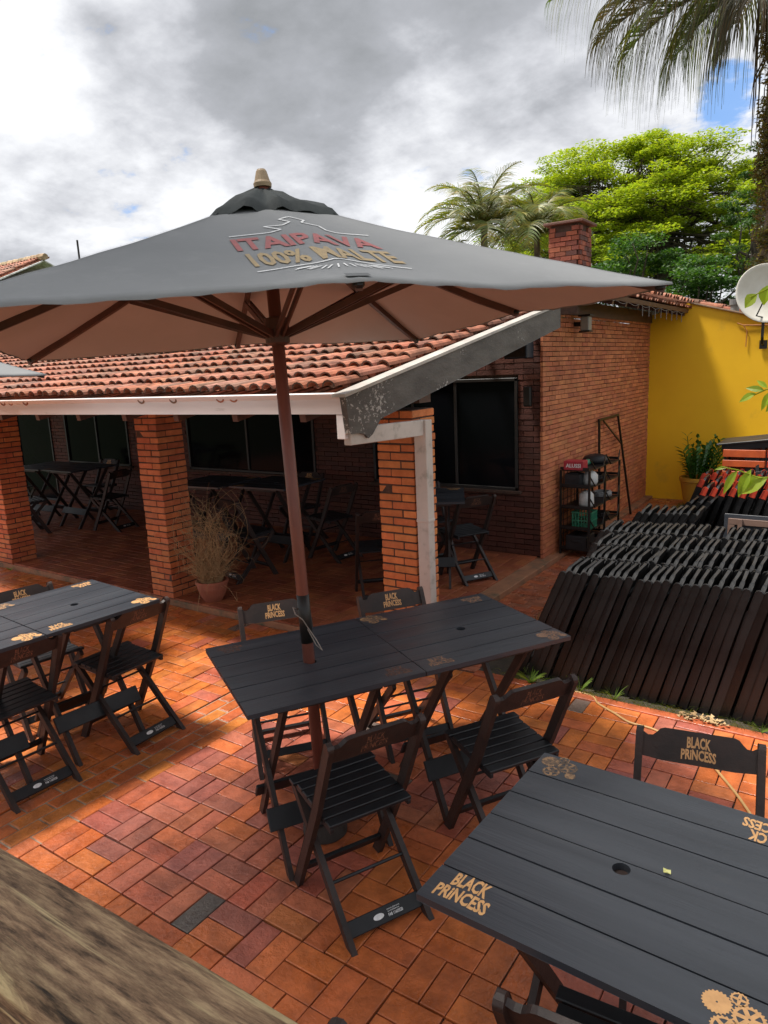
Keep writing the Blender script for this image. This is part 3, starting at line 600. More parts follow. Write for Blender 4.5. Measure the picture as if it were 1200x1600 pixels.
def open_chair(name='folding_chair', prints=(mGOLD, mGOLDD), maker=True):
    t = thing(name, 'x', 'chair')
    for s in (-1, 1):
        m = MB(); x0, x1 = (s*.189, s*.211); m.prism(strip_poly([(.235, 0), (-.035, .50), (-.190, .845)], .046), [], min(x0, x1), max(x0, x1), yz); m.obj('leg', mPOST, t, bevel=.003)
        m = MB(); x0, x1 = (s*.164, s*.186); m.prism(strip_poly([(-.235, 0), (.245, .462)], .040), [], min(x0, x1), max(x0, x1), yz); m.obj('leg', mPOST, t, bevel=.003)
    m = MB()
    for i in range(7):
        y = -.098+i*.0545; z = .462+.018*(i/6); m.box((0, y, z+.009), (.372 if i < 6 else .40, .047, .016), Matrix.Rotation(.055, 3, 'X'))
    m.beam((-.175, -.12, .452), (-.175, .255, .472), .018, .022); m.beam((.175, -.12, .452), (.175, .255, .472), .018, .022)
    m.obj('seat', mBLK, t, bevel=.003)
    m = MB(); dz, dy = .914, -.406
    def bk(a, b, q): return V((a, -.151+dy*b+.914*q, .765+dz*b+.406*q))
    h = .085; top = [(-.189, h+.004), (-.172, h-.006), (-.155, h-.004), (-.142, h+.008), (-.130, h+.022), (-.115, h+.027)]
    low = [(.189, .004), (.12, -.002), (-.12, -.002), (-.189, .004)]
    poly = top+[(-a, b) for a, b in top[::-1]]+low
    m.prism(poly, [], -.009, .009, bk); br = m.obj('backrest', mPOST, t, bevel=.0025)
    if prints:
        m = MB(); logo(m, 0, .052, .115, lambda a, b: bk(-a, b, .0098)); m.obj('lettering', prints[0], br)
        m = MB(); logo(m, 0, .052, .115, lambda a, b: bk(a, b, -.0098)); m.obj('lettering', prints[1], br)
    m = MB(); m.beam((-.164, -.185, .050), (.164, -.185, .050), .062, .018, (0, .72, .69)); st = m.obj('stretcher', mBLK, t, bevel=.003)
    if maker:
        ax = V((0, .72, .69)).normalized(); no = V((0, -.69, .72)).normalized()
        if no.z < 0: no = -no
        def mk(a, b): return V((a, -.185, .050))+ax*b+no*.0098
        m = MB(); m.add([mk(-.03+.024*math.cos(k*math.pi/8), .011*math.sin(k*math.pi/8)) for k in range(16)], [tuple(range(16))])
        put_text(m, 'FAB 11603520', .012, .078, -.014, -.002, mk, .02); put_text(m, 'moveis dobraveis', .012, .07, .010, .016, mk, 0); put_text(m, 'artefatos', .012, .066, .002, .008, mk, 0); m.obj('maker_mark', mWPR, st)
    m = MB(); m.beam((-.189, .185, .105), (.189, .185, .105), .045, .018, (0, -.5, .86)); m.obj('stretcher', mBLK, t, bevel=.003)
    for y_, z_ in ((.10, .33), (-.06, .18)): m = MB(); m.tube([(-.165, y_, z_), (.165, y_, z_)], .007, 6); m.obj('rung', mBLK, t)
    return t
chair0 = open_chair(); first = [True]
def place(x, y, ang, label, group, z=0, src=None):
    src = src or chair0
    if src is chair0 and first[0]: o = chair0; first[0] = False
    else: o = copy_tree(src)
    o.location = (x, y, z); o.rotation_euler = (0, 0, ang-math.pi/2); o['label'] = label; o['group'] = group; o['category'] = 'chair'
    return o
GA = 'chairs around the umbrella table'
place(-1.638, 2.092, 2.687, 'black folding chair nearest the camera, its back towards us at the umbrella table', GA)
place(-1.255, 2.745, 2.60, 'folding chair with its slatted seat in view between umbrella table and stacks', GA)
place(-2.72, 2.84, -.66, 'folding chair behind the umbrella pole, its lettered backrest facing us', GA)
place(-2.20, 3.335, -.60, 'folding chair at the far side of the umbrella table in front of the downpipe pillar', GA)
GN = 'chairs around the near right table'
place(-.395, 2.36, -1.40, 'folding chair behind the near right table, gold lettered backrest before the stacks', GN)
place(-.385, 1.395, 1.64, 'folding chair at the bottom edge, only its dark backrest corner showing', GN)
place(-.60, .80, .25, 'folding chair at the bottom edge, only the tip of one back post showing', GN)
GB = 'chairs around the left table'
place(-3.745, 2.52, 3.155, 'folding chair at the right end of the left table, back towards us, near paler bricks', GB)
place(-3.80, 1.835, 3.09, 'folding chair at the left edge near the wooden rail, back towards us', GB)
place(-4.44, 2.345, -.16, 'folding chair behind the left table at the left edge, lettered backrest facing us', GB)

# ------------------------------------------------------------------ folding tables
mGWORN = mat('rubbed_copper_print', (.40, .23, .11), (.13, .085, .055), scale=70, rough=.5, ramp=(.42, .56))
def make_table(Lx, Wy, texts, gearsat, hole=True, prints=mGOLD, hole_backing=True):
    t = thing('folding_table', 'x', 'table')
    m = MB(); bw = Wy/6; Z = .88; th = .020
    for i in range(6):
        y0_ = -Wy/2+i*bw+.003; y1_ = y0_+bw-.0065; y1_ = y1_+.001 if i == 2 else y1_; y0_ = y0_-.0 if i != 3 else y0_
        poly = [(-Lx/2, y0_), (Lx/2, y0_), (Lx/2, y1_), (-Lx/2, y1_)]; hs = []
        if i == 2 and hole: hs = [[(.024*math.cos(-k*math.pi/10), -.0315+.024*math.sin(-k*math.pi/10)) for k in range(20)]]
        m.prism(poly, hs, Z-th, Z, lambda a, b, q: V((a, b, q)))
    tp = m.obj('tabletop', mTOP, t, bevel=.0007)
    fn = lambda rot: (lambda a, b: V((a, b, Z+.0006)) if not rot else V((-a, -b, Z+.0006)))
    for (sx, sy, sc) in texts:
        m = MB(); f = fn(sy > 0); q = 1 if sy < 0 else -1
        logo(m, sx*q*(Lx/2-.105), -(Wy/2-.075), .135*sc, f); m.obj('lettering', prints, tp)
    for (sx, sy) in gearsat: m = MB(); gears(m, sx*(Lx/2-.075), sy*(Wy/2-.065), .085, fn(False)); m.obj('gear_emblem', prints if sx > 0 else mGWORN, tp)
    m = MB()
    for x in (-Lx*.30, Lx*.30): m.b2(x-.03, x+.03, -Wy*.46, Wy*.46, Z-th-.022, Z-th-.001)
    m.b2(-Lx*.3+.03, Lx*.3-.03, -Wy*.44, -Wy*.44+.03, Z-th-.032, Z-th-.001); m.b2(-Lx*.3+.03, Lx*.3-.03, Wy*.44-.03, Wy*.44, Z-th-.032, Z-th-.001)
    if hole_backing: m.b2(-.06, .06, -.10, .04, Z-th-.012, Z-th-.0015)  # board added below so that the open hole looks dark
    m.obj('underframe', mPOST, t, bevel=.002)
    a_ = Lx*.27; b_ = a_+.026
    for s in (-1, 1):
        m = MB(); x0 = s*a_; m.prism(strip_poly([(.27, 0), (-.31, Z-th-.002)], .042, False), [], x0-.011, x0+.011, yz); m.obj('leg', mPOST, t, bevel=.003)
        m = MB(); x0 = s*b_; m.prism(strip_poly([(-.27, 0), (.31, Z-th-.002)], .042, False), [], x0-.011, x0+.011, yz); m.obj('leg', mPOST, t, bevel=.003)
    m = MB(); m.beam((-b_-.055, -.165, .235), (b_+.055, -.165, .235), .10, .018, (0, .52, .86)); m.obj('cross_board', mBLK, t, bevel=.003)
    m = MB(); m.beam((-a_-.05, .165, .19), (a_+.05, .165, .19), .08, .018, (0, -.52, .86)); m.obj('cross_board', mBLK, t, bevel=.003)
    return t
def set_table(t, x, y, rz, label, group=None, z=0):
    t.location = (x, y, z); t.rotation_euler = (0, 0, rz); t['label'] = label; t['category'] = 'table'
    if group: t['group'] = group
    return t
Aa = 1.0396; e1 = V((math.cos(Aa), math.sin(Aa), 0))
CA = V((-1.8906, 2.7159, 0)); 
set_table(make_table(.803, .807, [(-1, 1, .9), (1, -1, .9)], [], prints=mGOLDD, hole_backing=False), *(CA-e1*.404)[:2], Aa, 'black slatted folding table with the umbrella pole through it')
set_table(make_table(.803, .807, [(1, 1, .9), (-1, -1, .9)], [(-1, 1), (1, -1)], prints=mat('faded_copper_print', (.36, .19, .10), (.16, .09, .06), scale=60, rough=.5, ramp=(.4, .6))), *(CA+e1*.404)[:2], Aa, 'black slatted table butted against the umbrella table, empty hole in its top')
set_table(make_table(.807, .807, [(-1, -1, 1.1), (1, 1, 1.1)], [(-1, 1), (1, -1)]), -.457, 1.7223, -.035, 'near black folding table at the lower right with gold lettering and a dark centre hole')
Ba = 1.4864; e1 = V((math.cos(Ba), math.sin(Ba), 0)); BL = .70; CB = V((-3.944, 2.361, 0))-e1*.03
tb = make_table(BL, .807, [(-1, -1, .9), (1, 1, .9)], [(-1, 1), (1, -1)])
set_table(tb, *CB[:2], Ba, 'left black folding table, the farther one, its corner pointing at the brick pillar', 'two tables joined at the left')
set_table(copy_tree(tb), *(CB-e1*(BL+.008))[:2], Ba, 'left black folding table cut by the left photo edge', 'two tables joined at the left')
# small things on the near table
m = MB(); m.add([(0, 0, .004), (.010, -.003, .010), (.018, .002, .004), (.016, .010, .011), (.007, .014, .006), (-.003, .008, .012)], [(0, 1, 2), (0, 2, 3), (0, 3, 4), (0, 4, 5)]); o = m.obj('fallen_petal', mat('petal', (.62, .62, .28), (.5, .45, .1), rough=.6)); o.location = (-.36, 1.728, .8802); tag(o, 'small pale yellow petal lying on the near table by the hole', 'petal')

# ------------------------------------------------------------------ umbrella
RM, RC, HA = 1.191, 1.575, .510
def rim(k): r_ = RC if k % 2 else RM; a_ = k*math.pi/4; return V((r_*math.cos(a_), r_*math.sin(a_)))
def canopy_h(x, y):
    a_ = math.atan2(y, x) % (2*math.pi); k = int(a_//(math.pi/4)) % 8; f = (a_-k*math.pi/4)/(math.pi/4)
    p, q = rim(k), rim((k+1) % 8); d = V((math.cos(a_), math.sin(a_))); e = q-p; den = d.x*e.y-d.y*e.x; Rr = (p.x*e.y-p.y*e.x)/den
    t = math.hypot(x, y)/Rr; sagw = math.sin(math.pi*f)
    dz = -.032*(f if k % 2 == 0 else 1-f)*t
    ws = (.009*noise.noise(V((x*2.1, y*2.1, 1)))+.005*noise.noise(V((x*5.5, y*5.5, 4)))*t+.0045*math.sin(a_*26+3*noise.noise(V((x*2, y*2, 9))))*t**3*(1-sagw)**2)*min(1, t*2)
    return HA*(1-t)-.022*math.sin(math.pi*min(1, t))-.018*sagw*t*t+dz+ws
def make_umbrella(pole_col=mWOODR):
    t = thing('patio_umbrella', 'x', 'umbrella'); zc = 2.417
    m = MB(); NR, NA = 30, 192; vs = [(0, 0, zc+canopy_h(1e-4, 0))]
    for i in range(1, NR+1):
        for j in range(NA):
            a_ = 2*math.pi*j/NA; k = int(a_//(math.pi/4)+1e-6) % 8; p, q = rim(k), rim((k+1) % 8); d = V((math.cos(a_), math.sin(a_))); e = q-p; Rr = (p.x*e.y-p.y*e.x)/(d.x*e.y-d.y*e.x)
            f = (a_-k*math.pi/4)/(math.pi/4); rr = Rr*i/NR*(1-.018*math.sin(math.pi*f)*(i/NR)**3)*.999; x, y = rr*d.x, rr*d.y
            vs.append((x, y, zc+canopy_h(x, y)))
    fs = [(0, 1+j, 1+(j+1) % NA) for j in range(NA)]
    for i in range(1, NR):
        for j in range(NA): a_ = 1+(i-1)*NA; b_ = 1+i*NA; j2 = (j+1) % NA; fs.append((a_+j, b_+j, b_+j2, a_+j2))
    lip = len(vs)
    for j in range(NA): x, y, z = vs[1+(NR-1)*NA+j]; vs.append((x*1.001, y*1.001, z-.010+.002*math.sin(j*1.9)))
    for j in range(NA): j2 = (j+1) % NA; a_ = 1+(NR-1)*NA; fs.append((a_+j, lip+j, lip+j2, a_+j2))
    m.add(vs, fs); cn = m.obj('canopy', mCLOTH, t, smooth=True)
    for k in range(8):
        c_ = rim(k); d_ = V((-c_.y, c_.x)).normalized(); pp = [V((c_.x*q, c_.y*q, zc+canopy_h(c_.x*q, c_.y*q)+.0025)) for q in [.2+.79*i/30 for i in range(31)]]
        m = MB()
        for o_ in (-.009, .009):
            if k % 2: m.ribbon([p+V((d_.x, d_.y, 0))*o_ for p in pp], .003)
        if k % 2 == 0: m.ribbon([pp[-2]+V((0, 0, .001)), pp[-1]+V((0, 0, .001))], .07)
        m.obj('seam', mat('seam_thread', (.10, .105, .11), rough=.7), cn)
    # inner lining, colour lightened to stand for light bounced off the paving
    m = MB(); m.add([(x*.996, y*.996, z-.006) for x, y, z in vs[:lip]], [f[::-1] for f in fs[:-NA]]); m.obj('lining', mCLOTHU, cn, smooth=True)
    on = lambda a, b: V((b, a, zc+canopy_h(b, a)+.0030))      # a = across, b = outwards
    def line(pts, w_, mb_):
        for (a0, b0), (a1, b1) in zip(pts[:-1], pts[1:]):
            n_ = max(2, int(math.hypot(a1-a0, b1-b0)/.02)); l_ = math.hypot(a1-a0, b1-b0); nx_, ny_ = -(b1-b0)/l_*w_/2, (a1-a0)/l_*w_/2; vs = []
            for i in range(n_+1): a_, b_ = a0+(a1-a0)*i/n_, b0+(b1-b0)*i/n_; vs += [on(a_+nx_, b_+ny_), on(a_-nx_, b_-ny_)]
            mb_.add(vs, [(2*i, 2*i+1, 2*i+3, 2*i+2) for i in range(n_)])
    txt = lambda a, b: on(a, -b)
    m = MB(); put_text(m, 'ITAIPAVA', -.250, .240, -.735, -.585, txt, .030, .012); m.obj('lettering', mUR, cn)
    m = MB(); put_text(m, '100% MALTE', -.238, .236, -.945, -.775, txt, .030, .0); m.obj('lettering', mUG, cn)
    m = MB(); line([(-.245, .550), (-.10, .535), (-.055, .51), (-.105, .455), (-.035, .455), (.0, .42), (-.03, .375), (.02, .34), (.065, .375), (.045, .415), (.10, .445), (.11, .505), (.14, .53), (.26, .532)], .0085, m); m.obj('emblem', mWPR, cn)
    m = MB(); line([(-.245, 1.000), (.015, .955), (.225, 1.010)], .0075, m); m.obj('emblem', mWPR, cn)
    for k in range(15):
        a_ = -1.25+2.5*k/14; a0 = .01+math.sin(a_)*.10; a1 = .01+math.sin(a_)*(.150+.02*(k % 2)); m = MB(); line([(a0, .992+.020*math.cos(a_)), (a1, .998+.052*math.cos(a_))], .0055, m)
        m.obj('ray', mWPR, cn)
    # vent cap
    m = MB(); NA2 = 64; vs = [(0, 0, zc+HA+.045)]
    for i in range(1, 9):
        for j in range(NA2):
            a_ = 2*math.pi*j/NA2; sq = 1/max(abs(math.cos(a_)), abs(math.sin(a_))); rr = .235*i/8*sq**1.25
            tt = i/8; rf = .034*abs(math.sin(a_*4+.6))**1.5*tt**2-.012+.014*math.sin(a_*13+1)*tt+.022*noise.noise(V((math.cos(a_)*3, math.sin(a_)*3, tt*3)))
            x, y = rr*math.cos(a_), rr*math.sin(a_); vs.append((x, y, zc+canopy_h(x, y)+.016+.012*math.sin(math.pi*tt)+.024*(1-tt)+rf*.9-(.02 if i == 8 else 0)))
    fs = [(0, 1+j, 1+(j+1) % NA2) for j in range(NA2)]
    for i in range(1, 8):
        for j in range(NA2): a_ = 1+(i-1)*NA2; b_ = 1+i*NA2; j2 = (j+1) % NA2; fs.append((a_+j, b_+j, b_+j2, a_+j2))
    m.add(vs, fs); m.obj('vent_cap', mCAP, t, smooth=True)
    m = MB(); m.lathe([(.001, zc+HA+.03), (.036, zc+HA+.03), (.038, zc+HA+.045), (.032, zc+HA+.055), (.022, zc+HA+.092), (.017, zc+HA+.100), (.001, zc+HA+.102)], n=18); m.obj('finial', mTAN, t, smooth=False)
    m = MB(); m.tube([(0, 0, 0), (0, 0, zc+HA+.03)], .0275, 20); m.obj('pole', pole_col, t, smooth=True)
    m = MB(); m.tube([(0, 0, .975), (0, 0, 1.205)], .0292, 20); m.obj('sleeve', mMETAL, t, smooth=True)
    m = MB(); m.lathe([(.028, zc-.10), (.052, zc-.09), (.055, zc-.02), (.05, zc+.015), (.028, zc+.02)], n=16); m.obj('hub', mWOODD, t, bevel=.002)
    m = MB(); m.lathe([(.028, zc+HA-.08), (.06, zc+HA-.07), (.06, zc+HA-.03), (.028, zc+HA-.02)], n=16); m.obj('crown', mWOODD, t)
    for k in range(8):
        c = rim(k); tip = V((c.x*1.0, c.y*1.0, 0)); d = tip.normalized()
        hz = lambda q: zc+canopy_h(c.x*q, c.y*q)-.006-.018
        m = MB(); side = V((-d.y, d.x, 0)); pts = [.04, .3, .55, .8, .985]
        for a_, b_ in zip(pts[:-1], pts[1:]): m.beam((c.x*a_, c.y*a_, hz(a_)), (c.x*b_, c.y*b_, hz(b_)), .020, .030, side)
        rb = m.obj('rib', mWOODD, t)
        m = MB(); q = .56 if k % 2 == 0 else .50; a0 = d*.05+V((0, 0, zc-.055)); a1 = V((c.x*q, c.y*q, hz(q)-.02)); 
        for s in (-1, 1): m.beam(a0+side*s*.014, a1+side*s*.014, .009, .026, side)
        m.obj('strut', mWOODD, rb)
        m = MB(); m.box((c.x*.975, c.y*.975, hz(.975)+.0), (.035, .032, .024), Matrix.Rotation(math.atan2(c.y, c.x), 3, 'Z')); m.obj('tip', mMETAL, rb, bevel=.008)
    m = MB(); m.lathe([(.001, 0), (.105, 0), (.108, .015), (.098, .12), (.09, .13), (.045, .135), (.04, .19), (.030, .195)], n=28); m.obj('base', mat('base_cement', (.06, .055, .05), rough=.7), t, bevel=.003)
    m = MB(); m.tube([(.03, .0, 1.06), (.045, -.02, 1.10), (.04, -.05, 1.13), (.00, -.05, 1.15), (-.02, -.02, 1.13)], .003, 5); m.tube([(.03, 0, 1.06), (.06, .03, 1.0), (.075, .05, .95), (.05, .03, .97), (.035, .0, 1.05)], .0025, 5); m.obj('cord', mat('cord', (.28, .23, .20), rough=.8), t)
    return t
nz_ = V((-.035, -.002, 1)).normalized(); aa = V((0, 1, 0)).cross(nz_).normalized(); b3 = nz_.cross(aa); ph = -.632
ex = aa*math.cos(ph)+b3*math.sin(ph); ey = -aa*math.sin(ph)+b3*math.cos(ph)
um = make_umbrella(); Mx = Matrix((ex, ey, nz_)).transposed().to_4x4(); Mx.translation = V((-2.0846, 2.3532, .88))-nz_*(.88/nz_.z); um.matrix_world = Mx
um['label'] = 'large grey square umbrella with red and gold lettering, its wooden pole through a table'
u2_ = copy_tree(um); Mx2 = Matrix.Rotation(R(-8), 4, 'Z'); 
cdir = Matrix.Rotation(R(-5), 3, 'Z') @ V((1, 1, 0)).normalized(); tipP = V((-5.36, 3.22, 0)); ctr = tipP-cdir*RC
rz2 = math.atan2(cdir.y, cdir.x)-math.pi/4; u2_.matrix_world = Matrix.Translation((ctr.x, ctr.y, -.115)) @ Matrix.Rotation(rz2, 4, 'Z')
u2_['label'] = 'second umbrella at the left edge, only one pale canopy corner in view'
bpy.context.view_layer.update()

# ------------------------------------------------------------------ stacks of folded chairs
def folded_chair(backm=mSTK, postm=mSTK, prints=None):
    # x = lateral, y = thickness, z = length ; origin at the foot, near post at x=0
    t = thing('folded_chair', 'x', 'chair')
    for x0 in (0, .400):
        m = MB(); m.prism(strip_poly([(.026, 0), (.020, .52), (.010, .835)], .048), [], x0-.011, x0+.011, yz); m.obj('leg', postm, t, bevel=.005, seg=2)
        xi = x0+.024*(1 if x0 == 0 else -1); m = MB(); m.prism(strip_poly([(.024, .06), (.030, .70)], .036), [], xi-.010, xi+.010, yz); m.obj('leg', mSTK, t)
    m = MB()
    for i in range(6): m.b2(.036, .364, .006, .022, .36+i*.056, .406+i*.056)
    m.obj('seat', mSTK, t)
    h = .085; top = [(-.189, h+.004), (-.172, h-.008), (-.155, h-.006), (-.142, h+.012), (-.130, h+.028), (-.115, h+.034)]; poly = [(a+.2, b) for a, b in top+[(-a, b) for a, b in top[::-1]]+[(.189, 0), (-.189, 0)]]
    m = MB(); m.prism(poly, [], -.008, .009, lambda a, b, q: V((a, q, .755+b))); br = m.obj('backrest', backm, t, bevel=.005, seg=2)
    if prints: m = MB(); logo(m, 0, .05, .115, lambda a, b: V((.2-a, .0165, .755+b))); m.obj('lettering', prints, br)
    m = MB(); m.b2(.012, .388, .012, .030, .05, .11); m.obj('stretcher', mSTK, t)
    return t
ORD = ['first', 'second', 'third', 'fourth', 'fifth', 'sixth', 'seventh', 'eighth', 'ninth', 'tenth', 'eleventh', 'twelfth', 'thirteenth', 'fourteenth', 'fifteenth', 'sixteenth', 'seventeenth', 'eighteenth', 'nineteenth', 'twentieth', 'twenty-first', 'twenty-second', 'twenty-third', 'twenty-fourth', 'twenty-fifth', 'twenty-sixth', 'twenty-seventh', 'twenty-eighth', 'twenty-ninth', 'thirtieth', 'thirty-first', 'thirty-second']
fc = folded_chair(); fused = [False]
fr = folded_chair(prints=None); frused = [False]
for o in list(fr.children):
    if o.name.startswith('leg') and o.data.vertices[0].co.z < .03: pass
for x0 in (0, .4): m_ = MB(); m_.prism(strip_poly([(.0145, .772), (.010, .838)], .052), [], x0-.0125, x0+.0125, yz); m_.obj('painted_tip', mREDC, fr, bevel=.006, seg=2)
def stack(n, xb, yb, lean0, lean1, pitch, label, group, red=False, zb=0.01, dy=.0, jy=.015):
    for i in range(n):
        src, fl = (fr, frused) if red else (fc, fused)
        if not fl[0]: o = src; fl[0] = True
        else: o = copy_tree(src)
        ln = lean0+(lean1-lean0)*i/max(1, n-1)+U(-.014, .014)
        # lateral axis -> +Y, thickness -> -X, leaning towards +X
        A3 = Matrix(((0, -1, 0), (1, 0, 0), (0, 0, 1))); R3 = Matrix.Rotation(ln, 3, 'Y') @ Matrix.Rotation(U(-.03, .03), 3, 'Z') @ A3
        o.matrix_world = Matrix.Translation((xb+i*pitch+U(-.006, .006), yb+dy*i+U(-jy, jy), zb+U(-.006, .006))) @ R3.to_4x4()
        o['label'] = '%s folded chair from the left in %s' % (ORD[i], label); o['group'] = group; o['category'] = 'folded chair'
G = 'folded chairs stacked beside the path'
stack(28, -1.93, 4.46, .36, .20, .061, 'the front row of the black stack', G)
stack(26, -1.93, 4.90, .38, .22, .063, 'the second row of the black stack', G)
stack(27, -2.00, 5.32, .38, .22, .063, 'the third row of the black stack', G)
stack(28, -2.12, 5.78, .40, .24, .063, 'the rear row of the black stack', G)
stack(8, -2.12, 6.75, .48, .42, .075, 'the low dark row behind the black stack', G)
stack(3, -1.98, 7.7, .62, .58, .11, 'the loose dark row beside the mossy path', G)
GR = 'red tipped folded chairs by the yellow wall'
stack(12, -1.62, 7.95, .30, .24, .095, 'the front row of red tipped chairs', GR, True)
stack(11, -1.78, 8.50, .34, .26, .115, 'the middle row of red tipped chairs', GR, True)
stack(9, -1.86, 9.02, .34, .28, .12, 'the rear row of red tipped chairs', GR, True)

# folded tables lying among the chairs
def folded_table(label, loc, rot, under=mWOODB):
    t = thing('folded_table', label, 'folded table', loc, group='folded tables among the stacks'); t.rotation_euler = rot
    m = MB(); m.b2(-.4, .4, 0, .022, 0, .8); m.obj('tabletop', mTOP, t, bevel=.003)
    m = MB(); m.b2(-.36, .36, -.03, -.001, .70, .76); m.b2(-.36, .36, -.03, -.001, .05, .11); m.b2(-.36, -.30, -.029, -.0012, .11, .70); m.b2(.30, .36, -.029, -.0012, .11, .70); m.obj('underframe', under, t, bevel=.003)
    for s in (-.25, .25): m = MB(); m.b2(s-.02, s+.02, -.055, -.031, .02, .76); m.obj('leg', under, t, bevel=.003)
    m = MB(); m.b2(-.27, .27, -.075, -.056, .45, .56); m.obj('cross_board', under, t, bevel=.003)
    return t
folded_table('folded table with bare brown underside standing between black and red tipped chairs', (-.72, 7.35, -.12), (R(-6), 0, R(-2)))
folded_table('folded black table leaning behind the brown one among the stacks', (-.62, 6.72, -.22), (R(-8), 0, R(3)), mBLK)
folded_table('folded black table leaning on the orange crates', (-.78, 9.50, .26), (R(-10), R(-8), R(-6)), mBLK)
# orange crates by the wall
G = 'orange slatted crates stacked at the yellow wall'
def crate(label, loc, col):
    t = thing('slatted_crate', label, 'crate', loc, group=G)
    m = MB(); W_, D_, H_ = .46, .36, .26
    for sy in (-1, 1):
        m.b2(-W_/2, W_/2, sy*D_/2-.008, sy*D_/2+.008, .025, .105); m.b2(-W_/2, W_/2, sy*D_/2-.008, sy*D_/2+.008, .145, .235)
    for sx in (-1, 1): m.b2(sx*W_/2-.008, sx*W_/2+.008, -D_/2+.010, D_/2-.010, .025, .105); m.b2(sx*W_/2-.008, sx*W_/2+.008, -D_/2+.010, D_/2-.010, .145, .235)
    m.obj('slats', col, t, bevel=.003)
    m = MB()
    for sx in (-1, 1):
        for sy in (-1, 1): m.box((sx*(W_/2-.024), sy*(D_/2-.024), .13), (.028, .028, .255))
    m.b2(-W_/2+.03, W_/2-.03, -D_/2+.03, D_/2-.03, .015, .030); m.obj('frame', mBLK, t, bevel=.002); return t
for j, lv in enumerate(('bottom', 'lower middle', 'upper middle', 'top')):
    for i, (wd, cl) in enumerate((('left', mORC), ('right', mREDC if j == 3 else mORC))):
        crate('%s crate of the %s column at the yellow wall' % (lv, wd), (-1.26+i*.49, 9.78+U(-.02, .02), .012+j*.264), cl)
m = MB(); rt = Matrix.Rotation(R(-7), 3, 'Y'); m.box((-.95, 9.95, 1.17), (1.25, .72, .022), rt, mi=0); m.box((-.95, 9.64, 1.12), (1.14, .02, .09), rt); m.box((-.95, 10.26, 1.12), (1.14, .02, .09), rt); o = m.obj('tabletop', mBLK, None, bevel=.004); tag(o, 'black tabletop laid as a lid over the orange crates', 'tabletop')

print('furniture done', len(bpy.data.objects))

# ------------------------------------------------------------------ rack, frame, pots, cable
t = thing('metal_rack', 'tall black wire rack full of odds and ends against the brick side wall', 'rack', (-2.67, 8.15, 0)); t.rotation_euler = (0, 0, R(-2))
def rodbox(m, pts, r_=.009): m.tube(pts, r_, 6)
m = MB()
for x in (-.16, .17):
    for y in (-.50, 0, .50): m.box((x, y, .50), (.022, .022, 1.0))
m.obj('posts', mMETAL, t)
for k, z in enumerate((.08, .32, .56, .80, .99)):
    m = MB(); m.b2(-.15, .16, -.49, .49, z, z+.012)
    for y in (-.50, .50): m.box((0, y, z+.03), (.33, .012, .03))
    for y0 in (-.5, 0):  # drooping front rods
        rodbox(m, [(.175, y0+.01, z+.13), (.20, y0+.10, z+.02), (.20, y0+.36, z+.02), (.175, y0+.49, z+.13)], .008)
    m.obj('shelf', mMETAL, t)
m = MB()
for i in range(9): m.box((-.155+.01, -.45+i*.11, .5), (.006, .006, .98))
for z in [.1+.08*i for i in range(11)]: m.box((-.148, 0, z), (.005, .98, .005))
m.obj('back_grid', mMETAL, t)
def small(name, label, cat, loc, build, mt, bev=.006, sm=False, grp=None):
    m = MB(); build(m); o = m.obj(name, mt, None, bevel=bev, smooth=sm); o.location = loc; return tag(o, label, cat, grp)
t = thing('red_box', 'small red box with white lettering on the front corner of the rack', 'box', (-2.70, 7.72, 1.004)); m = MB(); m.box((0, 0, .05), (.22, .16, .10)); m.obj('carton', mPLR, t, bevel=.004)
m = MB(); put_text(m, 'ALUSSI', -.085, .085, .028, .072, lambda a, b: V((a, -.0812, b)), .03); m.obj('lettering', mWPR, t)
small('jug', 'white plastic jug on the upper shelf of the rack', 'jug', (-2.58, 7.86, .815), lambda m: m.lathe([(.001, 0), (.07, 0), (.085, .03), (.085, .11), (.05, .15), (.02, .165), (.02, .18), (.001, .18)], n=16), mPLW, 0, True)
small('jug', 'white plastic drum on the middle shelf of the rack', 'jug', (-2.60, 7.80, .575), lambda m: m.lathe([(.001, 0), (.075, 0), (.085, .03), (.08, .14), (.04, .18), (.001, .18)], n=16), mPLW, 0, True)
t = thing('green_basket', 'green slatted basket on the third shelf of the rack', 'basket', (-2.62, 7.80, .335)); m = MB()
for s in (-1, 1):
    for i in range(7): m.box((-.10+i*.033, s*.10, .09), (.012, .006, .18)); m.box((s*.11, -.09+i*.03, .09), (.006, .012, .18))
    for z in (.01, .09, .18): m.box((0, s*.10, z), (.23, .008, .014)); m.box((s*.11, 0, z), (.008, .21, .014))
m.box((0, 0, .006), (.22, .2, .008)); m.obj('slats', mPLG, t)
small('box', 'black boxy appliance on the top left shelf of the rack', 'box', (-2.72, 7.74, .815), lambda m: (m.box((0, 0, .07), (.17, .16, .14)), m.box((0, -.082, .09), (.10, .006, .04)), m.box((0, 0, .145), (.12, .1, .012))), mBLK, .012)
small('dark_bag', 'dark crumpled bag on top of the rack at the back', 'bag', (-2.66, 8.30, 1.004), lambda m: m.lathe([(.001, 0), (.14, 0), (.16, .04), (.13, .08), (.07, .10), (.001, .085)], n=14), mBLK, 0, True)
small('green_bottle', 'greenish bottle lying on top of the rack', 'bottle', (-2.68, 7.95, 1.04), lambda m: m.tube([(0, 0, 0), (0, .14, 0), (0, .17, 0), (0, .24, 0)], .035, 12, rs=[.035, .035, .015, .015]), mPLG, 0, True)
